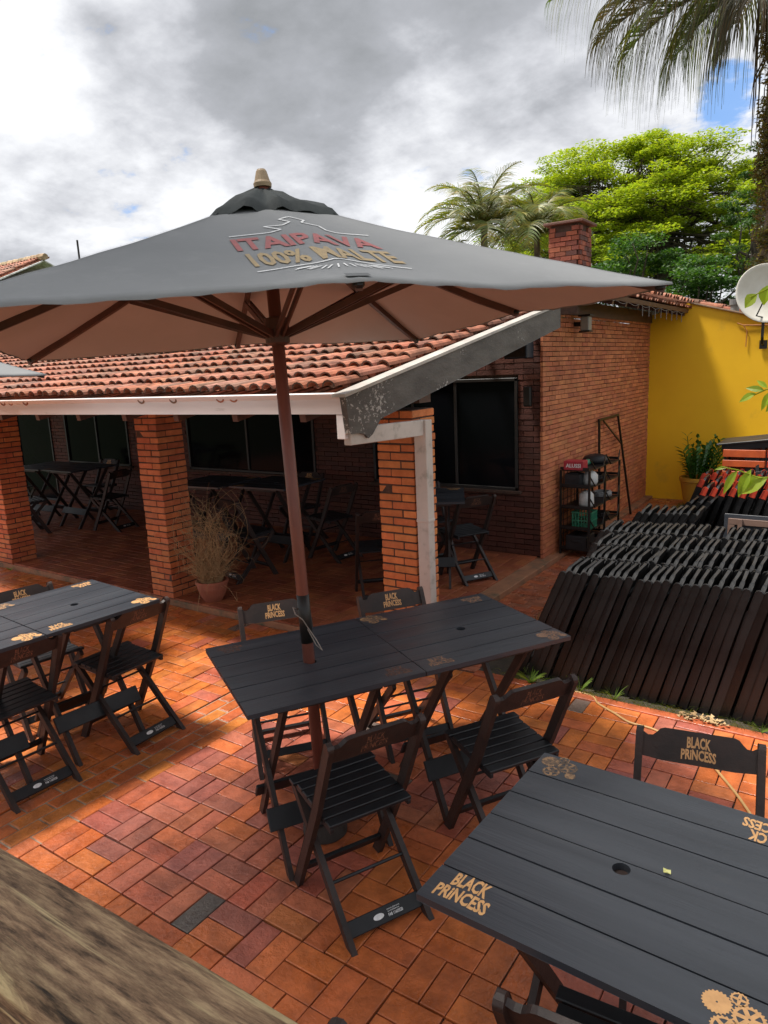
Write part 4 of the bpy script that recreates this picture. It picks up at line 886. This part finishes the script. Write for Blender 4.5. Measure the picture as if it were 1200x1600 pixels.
for i, (y, z, lb) in enumerate(((8.15, .815, 'coiled black hose on the upper shelf of the rack'), (8.35, .335, 'coiled dark cable on the third shelf of the rack'), (8.1, .095, 'large coiled black hose on the bottom shelf of the rack'), (8.42, .575, 'coiled grey wire on the middle shelf of the rack'))):
    m = MB(); pts = [(.10*math.cos(a_*.6)*(1+.1*math.sin(a_)), .12*math.sin(a_*.6), .02+.012*(a_*.6/6.28)) for a_ in range(44)]; m.tube(pts, .012, 6); o = m.obj('coil', mMETAL if i != 3 else mat('grey_wire', (.3, .3, .3), rough=.5)); o.location = (-2.62, y, z); tag(o, lb, 'hose')
small('box', 'dark plastic case on the lowest shelf of the rack', 'box', (-2.66, 7.78, .095), lambda m: (m.box((0, 0, .08), (.24, .28, .16)), m.box((0, -.145, .10), (.10, .012, .03))), mBLK, .012)
t = thing('metal_stand', 'tall thin black metal frame leaning on the brick wall behind the rack', 'frame', (-2.86, 9.6, .0))
m = MB(); m.tube([(.02, -.55, .0), (-.005, -.55, 1.44)], .018, 4); m.obj('post', mMETAL, t); m = MB(); m.tube([(.10, .62, 0), (.0, .24, 1.44)], .018, 4); m.obj('post', mMETAL, t); m = MB(); m.tube([(-.005, -.57, 1.44), (.0, .26, 1.45)], .018, 4); m.obj('top_rail', mMETAL, t)
m = MB(); m.tube([(-.005, -.38, 1.42), (.02, .34, 1.05)], .012, 4); m.obj('brace', mMETAL, t)
m = MB(); m.tube([(-2.52, 9.9, .012), (-2.42, 9.95, .012)], .010, 6); tag(m.obj('scrap', mPLW), 'small white scrap lying on the side path', 'scrap')

def pot(m, r0_, r1_, h, rimw=.015, n=32): m.lathe([(.001, 0), (r0_, 0), (r0_+(r1_-r0_)*.6, h*.55), (r1_, h*.86), (r1_+rimw, h*.88), (r1_+rimw, h), (r1_-.012, h), (r1_-.02, h*.85), (.001, h*.84)], n=n)
t = thing('potted_dry_plant', 'round terracotta pot of tall dry tangled twigs at the veranda edge', 'potted plant', (-5.16, 4.50, .072))
m = MB(); m.lathe([(.001, 0), (.085, 0), (.115, .05), (.142, .13), (.145, .175), (.158, .178), (.158, .205), (.140, .205), (.135, .17), (.001, .165)], n=36); m.obj('pot', mTERRA, t, smooth=False)
m = MB()
for i in range(340):
    a_ = U(0, 6.28); r_ = U(0, .10); p = V((r_*math.cos(a_), r_*math.sin(a_), .165)); low = rnd.random() < .55; ln = U(.2, .5) if low else U(.65, 1.15)
    d = V((math.cos(a_)*U(.05, .75 if low else .32), math.sin(a_)*U(.05, .75 if low else .32), 1)).normalized(); pts = [p.copy()]; n_ = 11
    for k in range(n_):
        d = (d+V((U(-.42, .42), U(-.42, .42), U(-.22, .16)-(.30 if k > 6 else 0))) -V((p.x, p.y, 0))*.9).normalized(); p = p+d*ln/n_; pts.append(p.copy())
    m.tube(pts, .0021, 3, vary((1, 1, 1), .35), False, .0009)
    if rnd.random() < .7:
        k = rnd.randrange(2, 8); q = pts[k]; dd = V((U(-1, 1), U(-1, 1), U(-.2, .9))).normalized(); pp = [q]
        for z in range(5): dd = (dd+V((U(-.4, .4), U(-.4, .4), U(-.35, .2)))).normalized(); q = q+dd*.035; pp.append(q)
        m.tube(pp, .0013, 3, vary((1, 1, 1), .35), False, .0007)
m.tube([(.1, .0, .2), (.18, .05, .12), (.24, .08, .0), (.26, .06, .1)], .002, 3); m.tube([(.0, -.14, .2), (-.01, -.17, .05), (-.02, -.20, -.07), (.03, -.2, -.06)], .002, 3)
m.obj('twigs', mSTRAW, t)
t = thing('potted_plant', 'yellow pot with an upright glossy green plant against the yellow wall', 'potted plant', (-2.06, 11.15, -.02))
m = MB(); pot(m, .17, .235, .46); m.obj('pot', mYPOT, t)
m = MB(); sm_ = MB()
for i in range(34):
    a_ = U(0, 6.28); ln = U(.32, .68); lean = U(.05, .55) if i > 5 else U(0, .15); d = V((math.cos(a_)*lean+.12, math.sin(a_)*lean, 1)).normalized(); p = V((math.cos(a_)*.09, math.sin(a_)*.09, .38)); pts = [p+d*ln*k/8+V((d.x, d.y, 0))*.1*(k/8)**2 for k in range(9)]
    sm_.tube(pts, .012, 5, (.5, .8, .4), True, .005)
    for k in range(2, 9):
        for s in (-1, 1):
            q = pts[k]; sdv = d.cross(V((math.cos(a_+1), math.sin(a_+1), .2))).normalized()*s; l = U(.07, .12); tip = q+sdv*l+d*l*.7; mid = (q+tip)/2+V((0, 0, .008)); wv = d.cross(sdv).normalized()*.024+d*.014
            m.add([q, mid+wv, tip, mid-wv], [(0, 1, 2, 3)], vary((1, 1, 1), .4))
m.obj('foliage', mL_ZZ, t); sm_.obj('stems', mL_ZZ, t)

m = MB(); pts = [(-1.66, 4.36, .008), (-1.42, 4.37, .010), (-1.33, 4.28, .008), (-1.2, 4.2, .008), (-1.09, 4.13, .008), (-.93, 4.11, .008), (-.70, 3.98, .008), (-.60, 3.90, .008), (-.50, 3.76, .008), (-.42, 3.64, .008), (-.34, 3.50, .008)]
def smoothp(pts, n=6):
    o = []
    P = [V(pts[0])]+[V(p) for p in pts]+[V(pts[-1])]
    for i in range(1, len(P)-2):
        for k in range(n):
            t_ = k/n; a, b, c, d = P[i-1:i+3]; o.append(.5*((2*b)+(c-a)*t_+(2*a-5*b+4*c-d)*t_*t_+(3*b-a-3*c+d)*t_**3))
    o.append(P[-2]); return o
m.tube(smoothp(pts), .0075, 7); tag(m.obj('cable', mat('tan_cable', (.55, .33, .13), (.45, .26, .10), scale=8, rough=.5), smooth=True), 'tan cable lying across the paving in front of the stacks', 'cable')
m = MB()
for i in range(14):
    p = V((-.88+U(-.05, .05), 3.90+U(-.04, .04), .004)); m.tube([p, p+V((U(-.06, .06), U(-.05, .05), U(0, .02)))], .0015, 3)
tag(m.obj('straw_bits', mSTRAW), 'few dry straws lying on the sunny paving beside the tan cable', 'straw')
# dead leaf litter + grass along the bed
m = MB()
for i in range(1500):
    x = U(-2.2, .9); e_ = rnd.random()**2; y = 4.385+e_*.10
    if noise.noise(V((x*2.5, 0, 7))) < -.02 and rnd.random() < .85: continue
    h = U(.02, .075); a_ = U(0, 6.28); d = V((math.cos(a_)*.6, math.sin(a_)*.6-.35, 1)); p = V((x, y-.02, .005)); m.ribbon([p, p+d*h*.5, p+d*h+V((d.x, d.y, -.5))*h*.5], .003, (math.sin(a_), -math.cos(a_), .1), vary(rnd.choice([(1, 1, 1), (1.5, 1.2, .8), (.7, .8, .6)]), .3), .0008)
for i in range(700):   # path edge moss
    y = U(5.5, 11.2); p = V((-2.27+U(-.03, .05), y, 0)); d = V((U(-.4, .4), U(-.4, .4), 1)); h = U(.02, .06); m.ribbon([p, p+d*h], .006, (0, 1, 0), vary((.8, .8, .5), .3), .002)
tag(m.obj('grass', mGRASS), kind='stuff')
m = MB()
for i in range(70):
    c = V((-.72+U(-.13, .13), 4.36+U(-.03, .03), U(.012, .03))); a_ = U(0, 6.28); l = U(.015, .035); m.add([c, c+V((l*math.cos(a_), l*math.sin(a_), U(0, .015))), c+V((l*math.cos(a_+1), l*math.sin(a_+1), U(0, .02)))], [(0, 1, 2)], (1, 1, 1))
tag(m.obj('dry_leaves', mSTRAW), kind='stuff')
def weed(label, loc, n, hgt, spread, wdt=.008):
    m = MB()
    for i in range(n):
        a_ = U(0, 6.28); h = hgt*U(.5, 1); p = V((0, 0, 0)); d = V((math.cos(a_)*spread, math.sin(a_)*spread, 1)).normalized(); pts = [p+d*h*k/5+V((math.cos(a_), math.sin(a_), -1.2))*spread*.25*h*(k/5)**2.5 for k in range(6)]
        m.ribbon(pts, wdt, (math.cos(a_+.6), math.sin(a_+.6), .3), vary((1.1, 1.3, .9), .35), wdt*.25)
    o = m.obj('weed', mGRASS); o.location = loc; return tag(o, label, 'weed', 'weeds around the stacks')
weed('small leafy weed under the corner of the umbrella table by the stacks', (-1.83, 4.36, .0), 36, .16, .7, .016)
weed('thin weed sprouting in front of the dark stacked chairs', (-1.26, 4.385, .0), 14, .15, .6, .007)
weed('wispy grass weed at the right end of the planting bed edge', (-.40, 4.385, 0), 26, .11, .8, .005)
weed('green tuft showing above the notch of the slatted chair backrest', (-1.49, 4.395, .0), 16, .17, .5, .012)
weed('tiny weed at the foot of the left brick pillar', (-8.50, 4.30, .0), 12, .07, .7, .010)

# wooden rail of the deck in the foreground
t = thing('wooden_rail', 'thick weathered wooden rail crossing the lower left corner', 'rail', (-1.2, .397, 1.424)); t.rotation_euler = (0, 0, R(1.2))
m = MB(); n_ = 22; sec = 90; vs = []
for i in range(sec+1):
    x = -2.0+4.0*i/sec
    for k in range(n_):
        a_ = 2*math.pi*k/n_; ca, sa = math.cos(a_), math.sin(a_); q = (abs(ca)**4+abs(sa)**4)**(-.25); r_ = 1+.03*noise.noise(V((x*2.2, ca*1.8, sa*1.8)))+.02*noise.noise(V((x*1.2, ca*6, sa*6)))
        vs.append((x, .079*q*ca*r_, .084*q*sa*r_))
fs = [(i*n_+k, i*n_+(k+1) % n_, (i+1)*n_+(k+1) % n_, (i+1)*n_+k) for i in range(sec) for k in range(n_)]+[tuple(range(n_))[::-1], tuple(sec*n_+k for k in range(n_))]
m.add(vs, fs); m.obj('log', mRAIL, t, smooth=True)
for x_ in (-1.93, 1.93): m = MB(); m.tube([(x_, 0, -.07), (x_, 0, -1.45)], .07, 14); m.obj('post', mRAIL, t, smooth=True)

# ------------------------------------------------------------------ veranda furniture in the shade
GV = 'chairs under the veranda roof'
vt = make_table(.8, .8, [(-1, -1, 1.0), (1, 1, 1.0)], [], hole=True)
set_table(vt, -3.62, 5.95, .5, 'dark folding table in the veranda right behind the downpipe pillar', 'tables under the veranda roof', .072)
for x, y, rz, lb in ((-6.55, 5.9, .1, 'dark folding table behind the dry twig pot under the veranda'), (-5.7, 6.1, .06, 'dark folding table deep in the middle of the veranda'), (-10.6, 6.15, .05, 'dark folding table in the left bay of the veranda'), (-9.8, 6.2, .0, 'dark folding table against the wall in the left bay')):
    set_table(copy_tree(vt), x, y, rz, lb, 'tables under the veranda roof', .072)
place(-3.76, 5.32, 2.2+.0, 'veranda chair left of the downpipe pillar, its small lettered back towards the wall', GV, .072).rotation_euler = (0, 0, R(-47+90)+math.pi/2-math.pi/2)
for x, y, a_, lb in ((-3.30, 6.25, 2.62, 'veranda chair right of the downpipe, feet pointing at the step edge'), (-3.95, 6.6, -.6, 'veranda chair behind the pillar close to the wall'), (-6.2, 5.2, 1.75, 'veranda chair just behind the dry twigs'), (-5.45, 5.25, 1.4, 'veranda chair between the twig pot and the umbrella pole'), (-5.9, 6.75, -1.5, 'veranda chair against the back wall of the middle bay'), (-5.05, 6.3, 3.0, 'veranda chair at the right end of the middle tables'),
                     (-10.9, 5.35, 1.6, 'veranda chair at the near side of the left bay tables, feet catching light'), (-10.0, 5.4, 1.3, 'veranda chair on the near right of the left bay tables'), (-9.05, 6.2, 3.3, 'upright veranda chair with open back beside the middle pillar in the left bay'), (-10.3, 6.9, -1.5, 'veranda chair at the wall of the left bay'), (-11.5, 6.1, 0, 'veranda chair at the left end of the left bay tables')):
    place(x, y, a_, lb, GV, .072)

# ------------------------------------------------------------------ trees
def leaves(mb, c, rx, ry, rz, n, size, cols, shell=.0, bias=0, flat=.5):
    cx, cy, cz = c
    for i in range(n):
        while True:
            a, b, d = U(-1, 1), U(-1, 1), U(-1, 1); q = a*a+b*b+d*d
            if shell*shell < q < 1: break
        p = V((cx+a*rx, cy+b*ry, cz+d*rz)); s = size*U(.6, 1.3); u_ = V((U(-1, 1), U(-1, 1), U(-flat, flat))).normalized(); v_ = u_.cross(V((U(-.7, .7), U(-.7, .7), 1))).normalized()
        k = rnd.choice(cols); k2 = 1+U(-.25, .25); col = (k[0]*k2, k[1]*k2, k[2]*k2)
        mb.add([p-u_*s, p+v_*s*.42, p+u_*s, p-v_*s*.42], [(0, 1, 2, 3)], col)
def limb(mb, p0, p1, r0_, r1_, sag=.0, wob=.15, n=7):
    p0, p1 = V(p0), V(p1); L_ = (p1-p0).length; pts = []
    for i in range(n+1):
        t_ = i/n; p = p0.lerp(p1, t_)+V((noise.noise(V((t_*3+p0.x, p1.y, 0)))*wob*L_*math.sin(math.pi*t_), noise.noise(V((t_*3, p1.x, 5)))*wob*L_*math.sin(math.pi*t_), sag*L_*math.sin(math.pi*t_))); pts.append(p)
    mb.tube(pts, r0_, 7, (1, 1, 1), False, r1_)
    return pts
# broad lime-green tree
t = thing('spreading_tree', 'broad domed tree with bright lime-green layered foliage behind the chimney', 'tree', (-7.0, 28, 0))
f = MB(); b = MB(); C0 = V((-7.7, 28, 3.6)); tw = MB()
lim = []
b.tube([(-7.3, 28, -.3), (-7.2, 28, 1.5), (-7.3, 28.1, 3.0)], .42, 12, (1, 1, 1), True, .34)
for i in range(13):
    a_ = i*2.4; q = V((C0.x+math.cos(a_)*U(1.5, 3.0), C0.y+math.sin(a_)*U(1.2, 2.6), U(5.4, 8.2))); lim.append(limb(b, (-7.3, 28.1, 2.9), q, .2, .07, .08))
clumps = []
for i in range(235):
    u_ = U(0, 1); a_ = U(0, 6.28); el_ = math.acos(1-u_*.98); rr = U(.80, 1.0); 
    if i % 4 == 0: rr = U(.5, .8)
    p = V((C0.x+math.sin(el_)*math.cos(a_)*5.6*rr, C0.y+math.sin(el_)*math.sin(a_)*4.2*rr, C0.z+1.0+(max(0, math.cos(el_))**.75)*5.2*rr)); 
    if p.z < 3.5: continue
    clumps.append(p)
for p in clumps:
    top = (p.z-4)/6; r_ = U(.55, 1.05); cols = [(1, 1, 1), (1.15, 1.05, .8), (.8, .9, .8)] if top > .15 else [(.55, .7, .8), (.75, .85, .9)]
    for k in range(5):
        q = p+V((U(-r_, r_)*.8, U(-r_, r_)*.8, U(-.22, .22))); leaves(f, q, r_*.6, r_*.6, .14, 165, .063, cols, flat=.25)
    l = rnd.choice(lim); s_ = l[rnd.randrange(3, 8)]; ps = limb(b, s_, p-V((0, 0, .15)), .045, .015, .05, .2, 5)
    for k in range(3): limb(b, ps[3], p+V((U(-r_, r_)*.7, U(-r_, r_)*.7, -.1)), .018, .006, 0, .2, 3)
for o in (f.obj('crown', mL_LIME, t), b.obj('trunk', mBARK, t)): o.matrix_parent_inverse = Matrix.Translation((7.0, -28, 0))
# darker tree in front of it
def bushy(name, label, c, rx, ry, rz, n, m, size, cols, per=260, zmin=-1, grp=None, trunk=True):
    t = thing(name, label, 'tree', (c[0], c[1], -.1), group=grp); f = MB(); b = MB(); C0 = V(c)
    if trunk: b.tube([(0, 0, 0), (.1, 0, C0.z*.5), (0, 0, C0.z)], .18, 9, (1, 1, 1), True, .10)
    for i in range(n):
        a_ = U(0, 6.28); zc_ = U(zmin, 1); s_ = math.sqrt(max(0, 1-zc_*zc_)); rr = U(.55, 1); p = V((math.cos(a_)*s_*rx*rr, math.sin(a_)*s_*ry*rr, C0.z+zc_*rz*rr)); r_ = U(.25, .5)*min(rx, rz)*.55
        leaves(f, p, r_*1.3, r_*1.3, r_*.45, per, size, cols)
        if trunk and i % 2 == 0: limb(b, (0, 0, C0.z*U(.45, .95)), p, .05, .012, .03, .2, 5)
    f.obj('crown', m, t)
    if trunk: b.obj('trunk', mBARK, t)
    return t
bushy('dark_tree', 'darker green tree in front of the lime-green one, right of the chimney', (-5.55, 21.5, 3.9), 2.15, 1.6, 1.75, 62, mL_GRN, .062, [(1, 1, 1), (1.6, 1.5, .8), (.7, .85, .9), (.55, .75, .95)], 300)
bushy('dark_tree', 'low dark green tree just above the yellow wall left of the palm trunk', (-3.75, 20.5, 3.3), 1.5, 1.3, 1.5, 44, mL_GRN, .058, [(1.3, 1.3, .8), (.9, 1, .9), (.6, .8, .9)], 280)
bushy('feathery_tree', 'sparse feathery grey-green tree behind the tall palm trunk', (-3.05, 23, 5.4), 1.15, 1.0, 2.6, 34, mL_GRN, .055, [(1, .95, .9), (.75, .8, .9)], 190)
bushy('hedge_tree', 'dark foliage low behind the tiled roof between palms and chimney', (-8.2, 17.5, 3.4), 2.6, 1.2, 1.2, 46, mL_GRN, .055, [(.9, 1, .9), (1.4, 1.3, .7), (.6, .7, .8)], 260)
bushy('bushy_tree', 'bushy tree behind the yellow wall at the right edge of the photo', (-.2, 17, 3.0), 1.7, 1.2, 1.5, 36, mL_GRN, .055, [(1.2, 1.2, .8), (.8, .9, .9)], 240)
# unseen tree, added behind the deck so its crown shades the near patio
t = thing('added_shade_tree', 'unseen tall tree added behind the deck, its crown set to shade the near patio', 'tree', (-3.6, -4.2, -.1))
f = MB(); b = MB(); b.tube([(0, 0, 0), (.1, .2, 2.5), (.0, .5, 5.2)], .28, 12, (1, 1, 1), True, .17)
for i in range(75):
    p = V((U(-2.0, 1.5), U(2.2, 5.2), U(7.3, 8.9))); leaves(f, p, .60, .60, .28, 125, .075, [(1, 1, 1), (1.3, 1.3, .8), (.8, .9, .9)])
    if i % 2 == 0: limb(b, (0, .5, 5.1), p, .07, .015, .03, .12, 6)
f.obj('crown', mL_GRN, t); b.obj('trunk', mBARK, t)
# palms
def frond(mb, stem, p0, az, elev_, L_, leaf, droop, cols, n=34, wdt=.022, hang=.35, spread=.9):
    pts = []; p = V(p0); n_ = 14; e_ = elev_
    for k in range(n_+1):
        pts.append(p.copy()); d = V((math.cos(az)*math.cos(e_), math.sin(az)*math.cos(e_), math.sin(e_))); p = p+d*L_/n_; e_ -= droop/n_*(.5+k/n_)
    stem.tube(pts, .022, 5, (1.1, 1, .7), True, .005)
    for i in range(n):
        t_ = .14+.86*i/(n-1); k = min(n_-1, int(t_*n_)); q = pts[k].lerp(pts[k+1], t_*n_-k); d = (pts[k+1]-pts[k]).normalized(); sd_ = d.cross(V((0, 0, 1)))
        sd_ = sd_.normalized() if sd_.length > 1e-3 else V((1, 0, 0)); l = leaf*math.sin(math.pi*min(1, .18+t_*.80))**.7*U(.8, 1.1)
        for s in (-1, 1):
            dd = (sd_*s*spread+d*(.45+.4*t_)+V((0, 0, U(.1, .4)))).normalized(); pp = [q]; c_ = vary(rnd.choice(cols), .25)
            for z in range(5): pp.append(pp[-1]+dd*l/5); dd = (dd+V((U(-.06, .06), U(-.06, .06), -hang))).normalized()
            mb.ribbon(pp, wdt, dd.cross(sd_) if dd.cross(sd_).length > .01 else (0, 1, 0), c_, wdt*.2)
def palm(name, label, base, zc_, nf, L_, leaf, droop, trunk_r, cols, seed=0, hang=.22):
    t = thing(name, label, 'palm tree', (base[0], base[1], -.1)); tr = MB(); tr.tube([(0, 0, 0), (.05, 0, zc_*.5), (0, 0, zc_)], trunk_r, 10, (1, 1, 1), True, trunk_r*.7); tr.obj('trunk', mPTRK, t)
    for i in range(nf):
        az = i*2.399+U(-.2, .2); el_ = 1.5-1.35*(i/nf)+U(-.1, .1); m = MB(); st = MB(); frond(m, st, (0, 0, zc_), az, el_, L_*U(.85, 1.1), leaf, droop*U(.8, 1.15), cols, hang=hang)
        o = m.obj('frond', mL_PALM, t); st.obj('stem', mL_PALM, o)
    return t
PCOL = [(1, 1, 1), (.8, .9, .9), (1.25, 1.05, .8), (1.6, 1.2, .7)]
palm('feather_palm', 'feathery palm between the sky and the umbrella, left of the chimney', (-7.35, 15, 0), 5.2, 34, 1.65, .55, 2.0, .10, PCOL)
palm('feather_palm', 'second palm with yellowish drooping fronds touching the chimney', (-6.30, 15.4, 0), 5.0, 30, 1.4, .50, 2.2, .09, [(1.2, 1.1, .8), (1.7, 1.3, .6), (.9, 1, .9)])
palm('feather_palm', 'lower palm half hidden behind the umbrella canopy left of the two others', (-8.0, 14.2, 0), 4.05, 12, 1.35, .42, 1.8, .08, PCOL)
# tall palm at the right with hanging fronds and ivy on its trunk
t = thing('tall_palm', 'tall palm at the right edge, ivy on its trunk and long fronds hanging from above', 'palm tree', (-1.42, 13, -.1))
tr = MB(); tr.tube([(.05*math.sin(k), 0, k*.55) for k in range(19)], .24, 16, (1, 1, 1), True, .17, rs=[.27-.004*k+.02*math.sin(k*2.1) for k in range(19)])
for k in range(420):
    a_ = U(0, 6.28); z = U(2.2, 9.6); c = V((.22*math.cos(a_), .22*math.sin(a_), z)); d = V((math.cos(a_), math.sin(a_), U(-.8, .5))); tr.tube([c, c+d*U(.05, .16)], .022, 4, (1, 1, 1), True, .006)
tr.obj('trunk', mPTRK, t)
iv = MB()
for k in range(210):
    a_ = U(0, 6.28); z = 2.6+4.6*rnd.random(); rr = .30+.12*noise.noise(V((a_, z*1.5, 0))); leaves(iv, (rr*math.cos(a_), rr*math.sin(a_), z), .11, .11, .16, 70, .036, [(1, 1, 1), (1.5, 1.3, .8), (.6, .65, .6), (.9, .6, .5)])
iv.obj('ivy', mL_IVY, t)
fr_ = [(3.35, .42, 3.7, 1.35, .95), (3.75, .50, 3.6, 1.5, 1.0), (2.9, .5, 3.4, 1.5, 1.0), (3.1, .25, 2.7, 1.5, 1.2), (3.6, .15, 2.2, 1.4, 1.1), (4.2, .35, 2.8, 1.4, 1.0), (2.6, .2, 2.2, 1.4, 1.1), (4.7, .4, 2.6, 1.3, 1.0), (5.4, .5, 3, 1.3, 1.0), (.3, .5, 3.2, 1.3, 1), (1.2, .5, 3.2, 1.3, 1), (2.0, .5, 3, 1.3, 1), (3.35, -.1, 1.6, 1.3, .9), (4.4, -.2, 1.3, 1.3, .9), (3.0, .35, 3.2, 1.5, 1.0)]
for i, (az, el_, L_, leaf, dr) in enumerate(fr_):
    m = MB(); st = MB(); frond(m, st, (0, 0, 7.75+.15*U(-1, 1)), az, el_, L_*.96, leaf*1.5, dr, [(1, 1, 1), (.7, .8, .7), (.6, .75, .45), (1.3, 1.0, .8), (.45, .45, .4)], n=60, wdt=.024, hang=1.1, spread=.5)
    o = m.obj('frond', mL_DRY if i % 3 else mL_PALM, t); st.obj('stem', mL_DRY, o)
m = MB()
for k in range(110):   # dead skirt strands along the upper trunk
    a_ = U(0, 6.28); z = U(6.6, 8.6); p = V((.25*math.cos(a_), .25*math.sin(a_), z)); d = V((math.cos(a_)*.5, math.sin(a_)*.5, -1)).normalized(); m.ribbon([p, p+d*.4, p+d*.4+V((0, 0, -.5)), p+d*.4+V((U(-.05, .05), 0, -U(.8, 1.2)))], .03, (math.sin(a_), -math.cos(a_), 0), vary((1.1, .9, .7), .4), .006)
m.obj('dead_leaves', mL_DRY, t)
# climbing shrub at the right edge, leaves reaching into the frame
t = thing('climbing_shrub', 'leafy climber at the right edge, its bright leaves reaching in front of the wall', 'shrub', (.35, 3.6, 0))
b = MB(); f = MB(); b.tube([(0, 0, 0), (-.02, -.05, .8), (.0, -.1, 1.6), (-.03, -.15, 2.6), (-.05, -.2, 3.4)], .018, 7, (1, 1, 1), True, .007)
def bigleaf(mb, p, d, l, w_, nrm, col):
    p, d, nrm = V(p), V(d).normalized(), V(nrm).normalized(); s_ = d.cross(nrm).normalized(); nn = s_.cross(d); pr = [(0, .0), (.18, .62), (.38, 1), (.6, .88), (.82, .45), (1, 0)]
    vs = [p+d*l*a for a, _ in pr]; vs = [v-nn*l*.16*(a**2) for v, (a, _) in zip(vs, pr)]; lf = [v+s_*w_*.5*q+nn*w_*.16*q for v, (_, q) in zip(vs, pr)]; rt = [v-s_*w_*.5*q+nn*w_*.16*q for v, (_, q) in zip(vs, pr)]
    n_ = len(pr); mb.add(vs+lf+rt, [(i, i+1, n_+i+1, n_+i) for i in range(n_-1)]+[(i+1, i, 2*n_+i, 2*n_+i+1) for i in range(n_-1)], col)
def branch(pts, lv):
    b.tube(pts, .005, 5, (1.2, 1, .6), True, .002)
    for (p, d, l, w_) in lv: bigleaf(f, p, d, l, w_, (-.15, -.85, .5), vary((1, 1, 1), .2))
O = V((.35, 3.6, 0)); W = lambda x, y, z: V((x, y, z))-O
branch([W(.33, 3.55, 1.75), W(-.1, 3.3, 1.72), W(-.36, 3.2, 1.70), W(-.44, 3.2, 1.73), W(-.50, 3.2, 1.74)],
       [(W(-.44, 3.2, 1.73), (-.45, 0, -.8), .12, .035), (W(-.39, 3.2, 1.735), (-.35, 0, -.8), .13, .045), (W(-.33, 3.2, 1.70), (-.7, .0, -.4), .13, .07), (W(-.28, 3.2, 1.66), (-.1, 0, -1), .10, .06), (W(-.48, 3.2, 1.74), (-1, 0, -.2), .05, .015)])
branch([W(.33, 3.5, 2.3), W(-.2, 3.25, 2.46), W(-.36, 3.2, 2.44), W(-.43, 3.2, 2.41)], [(W(-.405, 3.2, 2.42), (-.6, 0, -.6), .065, .055), (W(-.37, 3.2, 2.45), (-.2, 0, -1), .075, .05), (W(-.34, 3.2, 2.46), (.2, 0, -1), .06, .04)])
branch([W(.33, 3.5, 2.0), W(-.1, 3.3, 2.08), W(-.34, 3.2, 2.06), W(-.40, 3.2, 2.03)], [(W(-.39, 3.2, 2.04), (-.8, 0, -.4), .07, .03), (W(-.36, 3.2, 2.05), (-.9, 0, .2), .07, .028), (W(-.33, 3.2, 2.05), (-.5, 0, -.9), .09, .032), (W(-.35, 3.2, 2.06), (-.6, 0, .5), .05, .02), (W(-.31, 3.2, 2.02), (-.6, 0, -.7), .07, .03)])
branch([W(.31, 3.4, 3.1), W(-.1, 3.3, 3.12), W(-.34, 3.2, 3.05), W(-.37, 3.2, 2.9)], [(W(-.355, 3.2, 3.10), (-.35, 0, -1), .09, .05), (W(-.34, 3.2, 3.0), (-.25, 0, -1), .10, .055), (W(-.345, 3.2, 2.86), (-.3, 0, -1), .10, .06), (W(-.32, 3.2, 2.7), (-.2, 0, -1), .09, .05), (W(-.33, 3.2, 3.18), (-.3, 0, .6), .07, .04)])
for k in range(170):
    z = U(.1, 3.4); a_ = U(0, 6.28); d = V((math.cos(a_), math.sin(a_), U(-.6, .3)))
    if True: bigleaf(f, (0+d.x*.04, -.1+d.y*.04, z), d, U(.07, .11), .05, (0, 0, 1), vary((1, 1, 1), .2))
b.obj('stem', mL_VINE, t); f.obj('foliage', mL_VINE, t)

# ------------------------------------------------------------------ render settings
S.render.engine = 'CYCLES'
S.cycles.max_bounces = 8; S.cycles.diffuse_bounces = 4; S.cycles.transparent_max_bounces = 8
print('objects', len(bpy.data.objects))

import sys
if '--chk' in sys.argv or True:
    for o in bpy.data.objects:
        l = o.get('label')
        if l and len(l.split()) > 16: print('LONG', len(l.split()), l)
